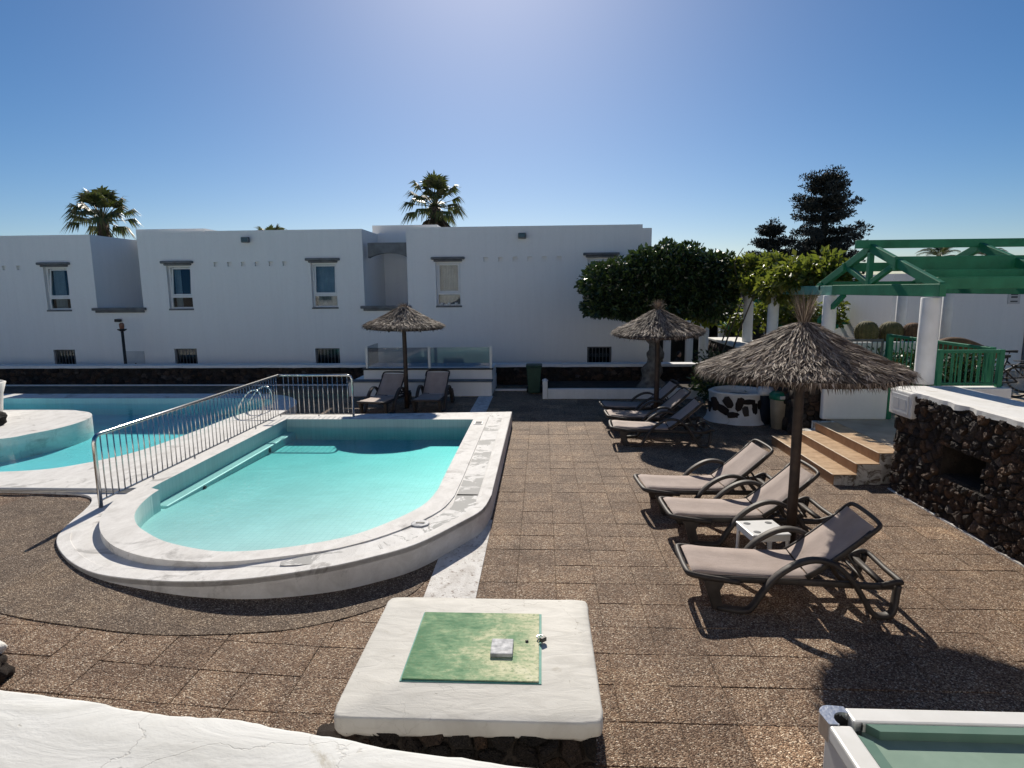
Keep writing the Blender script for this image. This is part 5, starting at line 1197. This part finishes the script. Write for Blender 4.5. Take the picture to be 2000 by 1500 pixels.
# dark gravel bank and porch far behind
mb = MB(); nx_, ny_ = 40, 16
for j in range(ny_ + 1):
    for i in range(nx_ + 1):
        x = 5.5 + 14 * i / nx_; y = 24.6 + 12 * j / ny_
        mb.v.append((x, y, -1.7 + 4.3 * ss(j / ny_ * 1.6) * ss((x - 6.0) / 4.5) + 0.35 * noise.noise(Vector((x * .8, y * .8, 0))) * (j > 0)))
for j in range(ny_):
    for i in range(nx_): a = j*(nx_+1) + i; mb.f.append((a, a+1, a+nx_+2, a+nx_+1))
struct('hillside', mb, 'gravel_dark', True, label='dark lava gravel bank behind the pergola')
po = thing('porch', 'far white porch with square pillars and a dark interior behind the tree', 'porch', (0, 0, 0))
mb = MB(); mb.box(4.6, 9.6, 31.2, 31.5, -1.62, 1.4); mb.build('back_wall', 'room_dark', po)  # near-black colour stands in for the shadow inside the porch
mb = MB(); mb.box(4.4, 9.8, 28.3, 31.5, 1.4005, 1.75); mb.build('roof', 'wall_white', po)
for x in (4.7, 5.75, 6.75, 7.45, 8.2, 9.4):
    mb = MB(); mb.box(x - .15, x + .15, 28.5, 28.8, -1.62, 1.4); mb.build('pillar', 'wall_white', po, bevel=0.02)
mb = MB(); mb.box(7.65, 8.0, 28.45, 28.9, -1.62, -0.2); mb.build('cupboard', 'black_plastic', po)
cb_ = thing('cabinet', 'dark upright cabinet with a pale top beneath the far pergola', 'cabinet', (6.45, 20.4, -0.2))
mb = MB(); mb.box(-.42, .42, -.2, .2, 0, 1.35); mb.build('body', 'blue_plastic', cb_, bevel=0.01)
mb = MB(); mb.box(-.45, .45, -.23, .23, 1.3505, 1.42); mb.build('top', 'notice_grey', cb_, bevel=0.01)
mb = MB(); mb.box(5.6, 12, 19.52, 25, -1.6, -0.2); struct('path', mb, 'gravel_dark', label='shaded path under the far pergola')

# distant walker
def walker():
    me = bpy.data.meshes.new('body')
    J = [(0,0,.95),(0,0,1.15),(0,-.01,1.38),(0,-.02,1.50),(0,-.03,1.62),(0,-.04,1.72),(.17,0,1.40),(.24,.04,1.15),(.25,-.08,.92),(-.17,0,1.40),(-.24,-.04,1.15),(-.25,.08,.92),(.09,-.02,.88),(.11,-.12,.48),(.11,-.10,.08),(.11,-.24,.04),(-.09,.02,.88),(-.11,.10,.50),(-.12,.24,.10),(-.12,.14,.04)]
    E_ = [(0,1),(1,2),(2,3),(3,4),(4,5),(2,6),(6,7),(7,8),(2,9),(9,10),(10,11),(0,12),(12,13),(13,14),(14,15),(0,16),(16,17),(17,18),(18,19)]
    Rr = [.14,.13,.13,.055,.095,.08,.065,.05,.035,.065,.05,.035,.09,.065,.045,.04,.09,.065,.045,.04]
    me.from_pydata(J, E_, []); o = bpy.data.objects.new('person', me); C.objects.link(o)
    sk = o.modifiers.new('skin', 'SKIN')
    for i, v in enumerate(me.skin_vertices[0].data): v.radius = (Rr[i], Rr[i] * (.75 if i < 3 else 1)); v.use_root = (i == 0)
    o.modifiers.new('sub', 'SUBSURF').render_levels = 2; me.materials.append(M['dark_cloth'])
    for p_ in me.polygons: p_.use_smooth = True
    h = MB(); h.lathe([(.02, 1.53), (.075, 1.56), (.09, 1.64), (.08, 1.73), (.03, 1.775)], 12, (0, -.055, 0)); h.build('face', 'skin', o, True)
    h = MB(); h.lathe([(.098, 1.63), (.1, 1.70), (.085, 1.77), (.03, 1.80)], 12, (0, -.035, 0)); h.build('hair', 'dark_cloth', o, True)
    return o
o = walker(); tag(o, 'distant person in dark clothes walking between the pillars behind the tree', 'person'); o.location = (6.05, 27.6, -1.62); o.rotation_euler = (0, 0, 0.6)

# ------------------------------------------------------------------ trees
def leaf_cloud(blobs, size, rnd, droop=0.0, aspect=0.42, shell=0.5):
    """blobs: (centre, radii, count); small pointed leaves, denser towards the outside"""
    mb = MB(); V = mb.v; Fc = mb.f
    for (c, r, n) in blobs:
        for _ in range(n):
            d = Vector((rnd.gauss(0, 1), rnd.gauss(0, 1), rnd.gauss(0, 1))).normalized(); k = shell + (1 - shell) * rnd.random() ** 0.6
            k *= 1 + 0.22 * noise.noise(d * 2.3 + Vector(c))
            p = Vector((c[0] + d.x * r[0] * k, c[1] + d.y * r[1] * k, c[2] + d.z * r[2] * k))
            ax = (d + Vector((rnd.gauss(0, .6), rnd.gauss(0, .6), rnd.gauss(0, .6) - droop))).normalized()
            sd = ax.cross(Vector((rnd.gauss(0, 1), rnd.gauss(0, 1), rnd.gauss(0, 1)))).normalized(); L = size * rnd.uniform(0.65, 1.3); w = L * aspect * .5
            nrm = ax.cross(sd) * (L * .12); b = len(V)
            V += [tuple(p), tuple(p + ax * L * .5 + sd * w + nrm), tuple(p + ax * L), tuple(p + ax * L * .5 - sd * w + nrm)]; Fc += [(b, b+1, b+2), (b, b+2, b+3)]
    return mb
rnd = random.Random(5)
tr = thing('tree', 'dense round dark evergreen tree with a thick pale trunk before the white building', 'tree', (3.2, 17.85, 0.1))
trunk = crom([(0.0, 0, -0.05), (-0.03, 0, 0.3), (0.02, 0, 0.7), (0.06, 0, 1.1), (-0.06, 0, 1.5), (-0.12, 0, 1.9), (-0.1, 0, 2.3)], 4)
mb = MB(); mb.tube(trunk, [0.50 - 0.18 * ss(i / 5) + 0.05 * math.sin(i * 1.3) - 0.01 * i for i in range(len(trunk))], 16)
mb.v = [(x + 0.05 * noise.noise(Vector((x * 3, y * 3, z * 2))), y + 0.05 * noise.noise(Vector((y * 3, z * 2, x * 3))), z) for x, y, z in mb.v]; mb.build('trunk', 'bark', tr, True)
for dx, dy, z in ((-1.3, .2, 2.9), (-.6, -.6, 3.3), (.4, .3, 3.5), (1.3, -.2, 3.1), (1.6, .5, 2.7), (-.4, .8, 3.2)):
    mb = MB(); mb.tube(crom([(-0.08, 0, 1.9), (dx * .35, dy * .35, 2.35), (dx, dy, z)], 4), [0.15 - 0.012 * i for i in range(9)], 8); mb.build('limb', 'bark', tr, True)
bl = []
for (cx, cz, rx, rz_, n) in ((-1.35, 2.95, .75, .62, 1500), (-.75, 2.75, .8, .72, 1500), (0.0, 2.9, .95, .85, 1900), (.55, 3.35, .75, .6, 1500), (-.15, 3.45, .6, .45, 1100), (1.1, 2.95, .85, .85, 1700), (1.65, 3.1, .6, .65, 1200), (1.45, 2.55, .65, .6, 1000), (.45, 2.5, .85, .5, 1100), (-1.25, 2.45, .6, .35, 900), (-1.72, 2.35, .3, .24, 260), (.25, 3.85, .28, .26, 200), (.85, 3.8, .3, .24, 200), (-.45, 3.72, .22, .2, 130), (-1.1, 3.5, .25, .16, 120), (1.5, 3.62, .25, .2, 130)):
    for dy in (-.45, .35): bl.append(((cx, dy, cz), (rx, .75, rz_), n))
tag(leaf_cloud(bl, 0.15, rnd, 0.15, 0.5, 0.72).build('crown', 'leaf_dark', tr), kind='stuff')

vn = thing('climbing_shrub', 'bright green leafy climber spreading over the left end of the pergola', 'climber', (5.4, 15.0, -0.02))
for k, (x, y) in enumerate(((-.55, 1.6), (-.35, 2.6), (-.65, .6))):
    mb = MB(); mb.tube(crom([(x, y, 0), (x - .1, y, .9), (x + .05, y - .1, 1.7), (x + .4, y - .2, 2.8)], 5), [0.032 - 0.0012 * i for i in range(16)], 6); mb.build('stem', 'bark_dark', vn, True)
bl = []
for i in range(46):
    u = rnd.random(); y = 2.6 - 3.9 * u; x = rnd.uniform(-.1, 1.1); z = 3.10 + rnd.uniform(-.05, .30) + 0.2 * math.sin(u * 9) - 0.12 * u
    bl.append(((x, y, z), (rnd.uniform(.28, .5), rnd.uniform(.3, .5), rnd.uniform(.16, .3)), 180))
for i in range(20): bl.append(((rnd.uniform(-.85, -.35), rnd.uniform(2.6, 3.7), rnd.uniform(2.2, 3.1)), (.28, .35, .3), 120))
for i in range(6): bl.append(((rnd.uniform(0, .8), rnd.uniform(-1.2, 2.2), 3.5), (.12, .12, .26), 50))
tag(leaf_cloud(bl, 0.17, rnd, 0.2, 0.55, 0.3).build('foliage', 'leaf_vine', vn), kind='stuff')
mb = MB()
for i in range(7):
    x, y = rnd.uniform(-1.2, -.2), rnd.uniform(1.4, 3.4); mb.tube(crom([(x, y, 3.2), (x + rnd.uniform(-.1, .1), y, 3.6), (x + rnd.uniform(-.25, .25), y, 3.95 + rnd.uniform(-.2, .2))], 4), [0.012] * 9, 4)
mb.build('twigs', 'bark_dark', vn, True)
sh = thing('shrub', 'dark shrub under the far parapet beside the round planter', 'shrub', (4.75, 15.6, 0))
bl = [((rnd.uniform(-.5, .2), rnd.uniform(-1.4, 1.2), rnd.uniform(.3, 1.1)), (.35, .4, .35), 150) for _ in range(14)]
mb = MB(); mb.tube([(0, 0, -.02), (0, 0, .5)], 0.05, 6); mb.build('stem', 'bark_dark', sh); tag(leaf_cloud(bl, 0.14, rnd, 0.1, .45, .3).build('foliage', 'leaf_dark', sh), kind='stuff')
sh2 = thing('hedge', 'dark green hedge behind the green stair railing', 'hedge', (8.2, 13.4, 0.463))
bl = [((rnd.uniform(-1.1, 1.1), rnd.uniform(-.5, .5), rnd.uniform(.2, .95)), (.3, .3, .3), 120) for _ in range(34)]
mb = MB(); mb.tube([(0, 0, 0), (0, 0, .5)], 0.04, 6); mb.build('stem', 'bark_dark', sh2); tag(leaf_cloud(bl, 0.12, rnd, 0.1, .45, .3).build('foliage', 'leaf_dark', sh2), kind='stuff')
vb = thing('bougainvillea', 'yellow green creeper hanging in the far pergola', 'climber', (7.4, 20.9, -0.2))
bl = [((rnd.uniform(-1.2, 2.6), rnd.uniform(-.3, .9), rnd.uniform(1.75, 2.7)), (.35, .4, .28), 110) for _ in range(34)]
mb = MB(); mb.tube([(0, 0, 0), (.1, 0, 1.0), (0, 0, 2.0)], 0.04, 6); mb.build('stem', 'bark_dark', vb); tag(leaf_cloud(bl, 0.17, rnd, 0.1, .5, .3).build('foliage', 'leaf_vine', vb), kind='stuff')

def conifer(label, x, y, z0, h, w, seed, levels, lean=0.0):
    r_ = random.Random(seed); t_ = thing('conifer', label, 'tree', (x, y, z0), 0, 'dark conifers beyond the pergola')
    mb = MB(); mb.tube([(0, 0, 0), (lean * .5, 0, h * .5), (lean, 0, h * .97)], [0.24 * h / 9, 0.15 * h / 9, 0.03], 10); mb.build('trunk', 'bark_dark', t_, True)
    br = MB(); bl = []
    for i in range(levels):
        u = (i + r_.uniform(-.25, .25)) / levels; z = h * (0.30 + 0.67 * u); reach = w * min(1.0, 0.30 + 1.5 * (1 - u)) * r_.uniform(0.8, 1.08)
        a0 = r_.uniform(0, 6.28)
        for k in range(7):
            a = a0 + k * 2 * PI / 7 + r_.uniform(-.3, .3); L = reach * r_.uniform(0.6, 1.12); dz = L * r_.uniform(-.06, .10) + .1
            p0 = Vector((lean * u, 0, z)); p1 = p0 + Vector((math.cos(a) * L * .6, math.sin(a) * L * .6, dz * .3 - .04 * L)); p2 = p0 + Vector((math.cos(a) * L, math.sin(a) * L, dz + .05))
            br.tube([p0, p1, p2], [0.045, 0.03, 0.012], 5, False)
            m_ = max(3, int(L / 0.26))
            for q in range(m_):
                f_ = (q + 1.1) / m_; c = p0.lerp(p1, f_ / .6) if f_ < .6 else p1.lerp(p2, min(1.1, (f_ - .6) / .4))
                s_ = r_.uniform(.15, .27)
                for e in range(2): bl.append(((c.x + r_.gauss(0, .10), c.y + r_.gauss(0, .10), c.z + r_.uniform(-.04, .12)), (s_ * 1.25, s_ * 1.25, s_ * .6), 54))
    for i in range(int(h * 5)):
        q = r_.uniform(.32, .97); bl.append(((lean * q + r_.gauss(0, .28), r_.gauss(0, .28), h * q), (.3, .3, .22), 30))
    br.build('branches', 'bark_dark', t_, True)
    tag(leaf_cloud(bl, 0.13, r_, -0.25, .42, .2).build('crown', 'leaf_conifer', t_), kind='stuff')
conifer('tall dark tiered conifer rising above the green pergola', 13.05, 30, -1.6, 10.1, 1.95, 8, 15)
conifer('small dark conifer left of the tall one behind the climber', 10.75, 31, -1.6, 8.0, 1.2, 21, 8, 0.25)

def fan_palm(label, x, y, z0, h, R_, seed, fronds, skirt, up_bias=0.0):
    r_ = random.Random(seed); t_ = thing('fan_palm', label, 'palm', (x, y, z0), 0, 'palms behind the white building')
    mb = MB(); mb.tube([(0, 0, 0), (0.05, 0, h * .5), (0, 0, h)], [0.30, 0.24, 0.26], 12); mb.build('trunk', 'palm_trunk', t_, True)
    crown = MB(); dead = MB(); pet = MB()
    def frond(dst, a, el, L, fold, droop):
        d = Vector((math.cos(a) * math.cos(el), math.sin(a) * math.cos(el), math.sin(el)))
        base = Vector((0, 0, h)); tip = base + d * L * .62 + Vector((0, 0, -droop * L * .12)); pet.tube([base, base.lerp(tip, .5) + Vector((0, 0, .03)), tip], [0.03, 0.022, 0.014], 5, False)
        side = d.cross(Vector((0, 0, 1)))
        if side.length < .05: side = Vector((1, 0, 0))
        side.normalize(); n = 17
        for k in range(n):
            th = (k / (n - 1) - .5) * 2 * fold; dd = (d * math.cos(th) + side * math.sin(th)).normalized()
            l_ = L * .62 * (1 - .30 * abs(th) / fold) * r_.uniform(.85, 1.1); m1 = tip + dd * l_ * .55; m2 = tip + dd * l_ + Vector((0, 0, -l_ * (.18 + droop * r_.uniform(.25, .7))))
            up = dd.cross(side if abs(th) < 1 else d); wv = side.cross(dd) if abs(dd.dot(side)) < .95 else up
            sd = dd.cross(wv).normalized() * (0.036 * R_)
            dst.add([tip - sd * .3, tip + sd * .3, m1 + sd, m1 - sd, m2], [(0, 1, 2, 3), (3, 2, 4)])
    for i in range(fronds):
        u = i / fronds; el = rad(82 - 95 * u + r_.uniform(-10, 10)) + up_bias; frond(crown, i * 2.399 + r_.uniform(-.2, .2), el, R_ * r_.uniform(.85, 1.12), rad(62), 0.25 + .75 * u)
    for i in range(skirt): frond(dead, r_.uniform(0, 6.28), rad(r_.uniform(-80, -45)), R_ * r_.uniform(.7, .95), rad(40), .6)
    pet.build('stalks', 'leaf_palm', t_, True); tag(crown.build('crown', 'leaf_palm', t_), kind='stuff'); tag(dead.build('dead_fronds', 'leaf_dead', t_), kind='stuff')
fan_palm('tall fan palm with a shaggy brown skirt behind the right white block', -5.05, 30, -1.6, 8.45, 1.5, 4, 34, 60)
fan_palm('fan palm with upright fronds behind the left white block', -21.4, 30, -1.6, 8.0, 1.65, 9, 36, 34, 0.12)
fan_palm('palm of which only frond tips show above the middle white block', -14.75, 34, -1.6, 7.0, 1.25, 14, 22, 8)
def feather_palm(label, x, y, z0, h, R_, seed, n_f):
    r_ = random.Random(seed); t_ = thing('feather_palm', label, 'palm', (x, y, z0), 0, 'small palms beyond the pergola')
    mb = MB(); mb.tube([(0, 0, 0), (0, 0, h)], [0.2, 0.16], 10); mb.build('trunk', 'palm_trunk', t_, True); cr_ = MB()
    for i in range(n_f):
        a = i * 2.399; el = rad(r_.uniform(5, 75)); pts = []
        for q in range(7): s_ = q / 6; pts.append(Vector((math.cos(a) * math.cos(el) * R_ * s_, math.sin(a) * math.cos(el) * R_ * s_, h + math.sin(el) * R_ * s_ - R_ * .55 * s_ * s_)))
        cr_.tube(pts, [0.02 - .0025 * q for q in range(7)], 4, False); sd0 = Vector((-math.sin(a), math.cos(a), 0))
        for q in range(1, 6):
            for e in range(4):
                p_ = pts[q].lerp(pts[q+1], e / 4); d = (pts[q+1] - pts[q]).normalized()
                for s_ in (-1, 1):
                    tip = p_ + (sd0 * s_ * .8 + d * .6 + Vector((0, 0, -.25))).normalized() * R_ * .24; w = d * .02; cr_.add([p_ - w, p_ + w, tip], [(0, 1, 2)])
    tag(cr_.build('crown', 'leaf_palm', t_), kind='stuff')
feather_palm('small feathery palm seen between the upper pergola beams', 19.6, 32, -1.6, 5.9, 1.5, 5, 20)
feather_palm('farther small palm to the right between the pergola beams', 24.6, 36, -1.6, 6.1, 1.3, 6, 20)
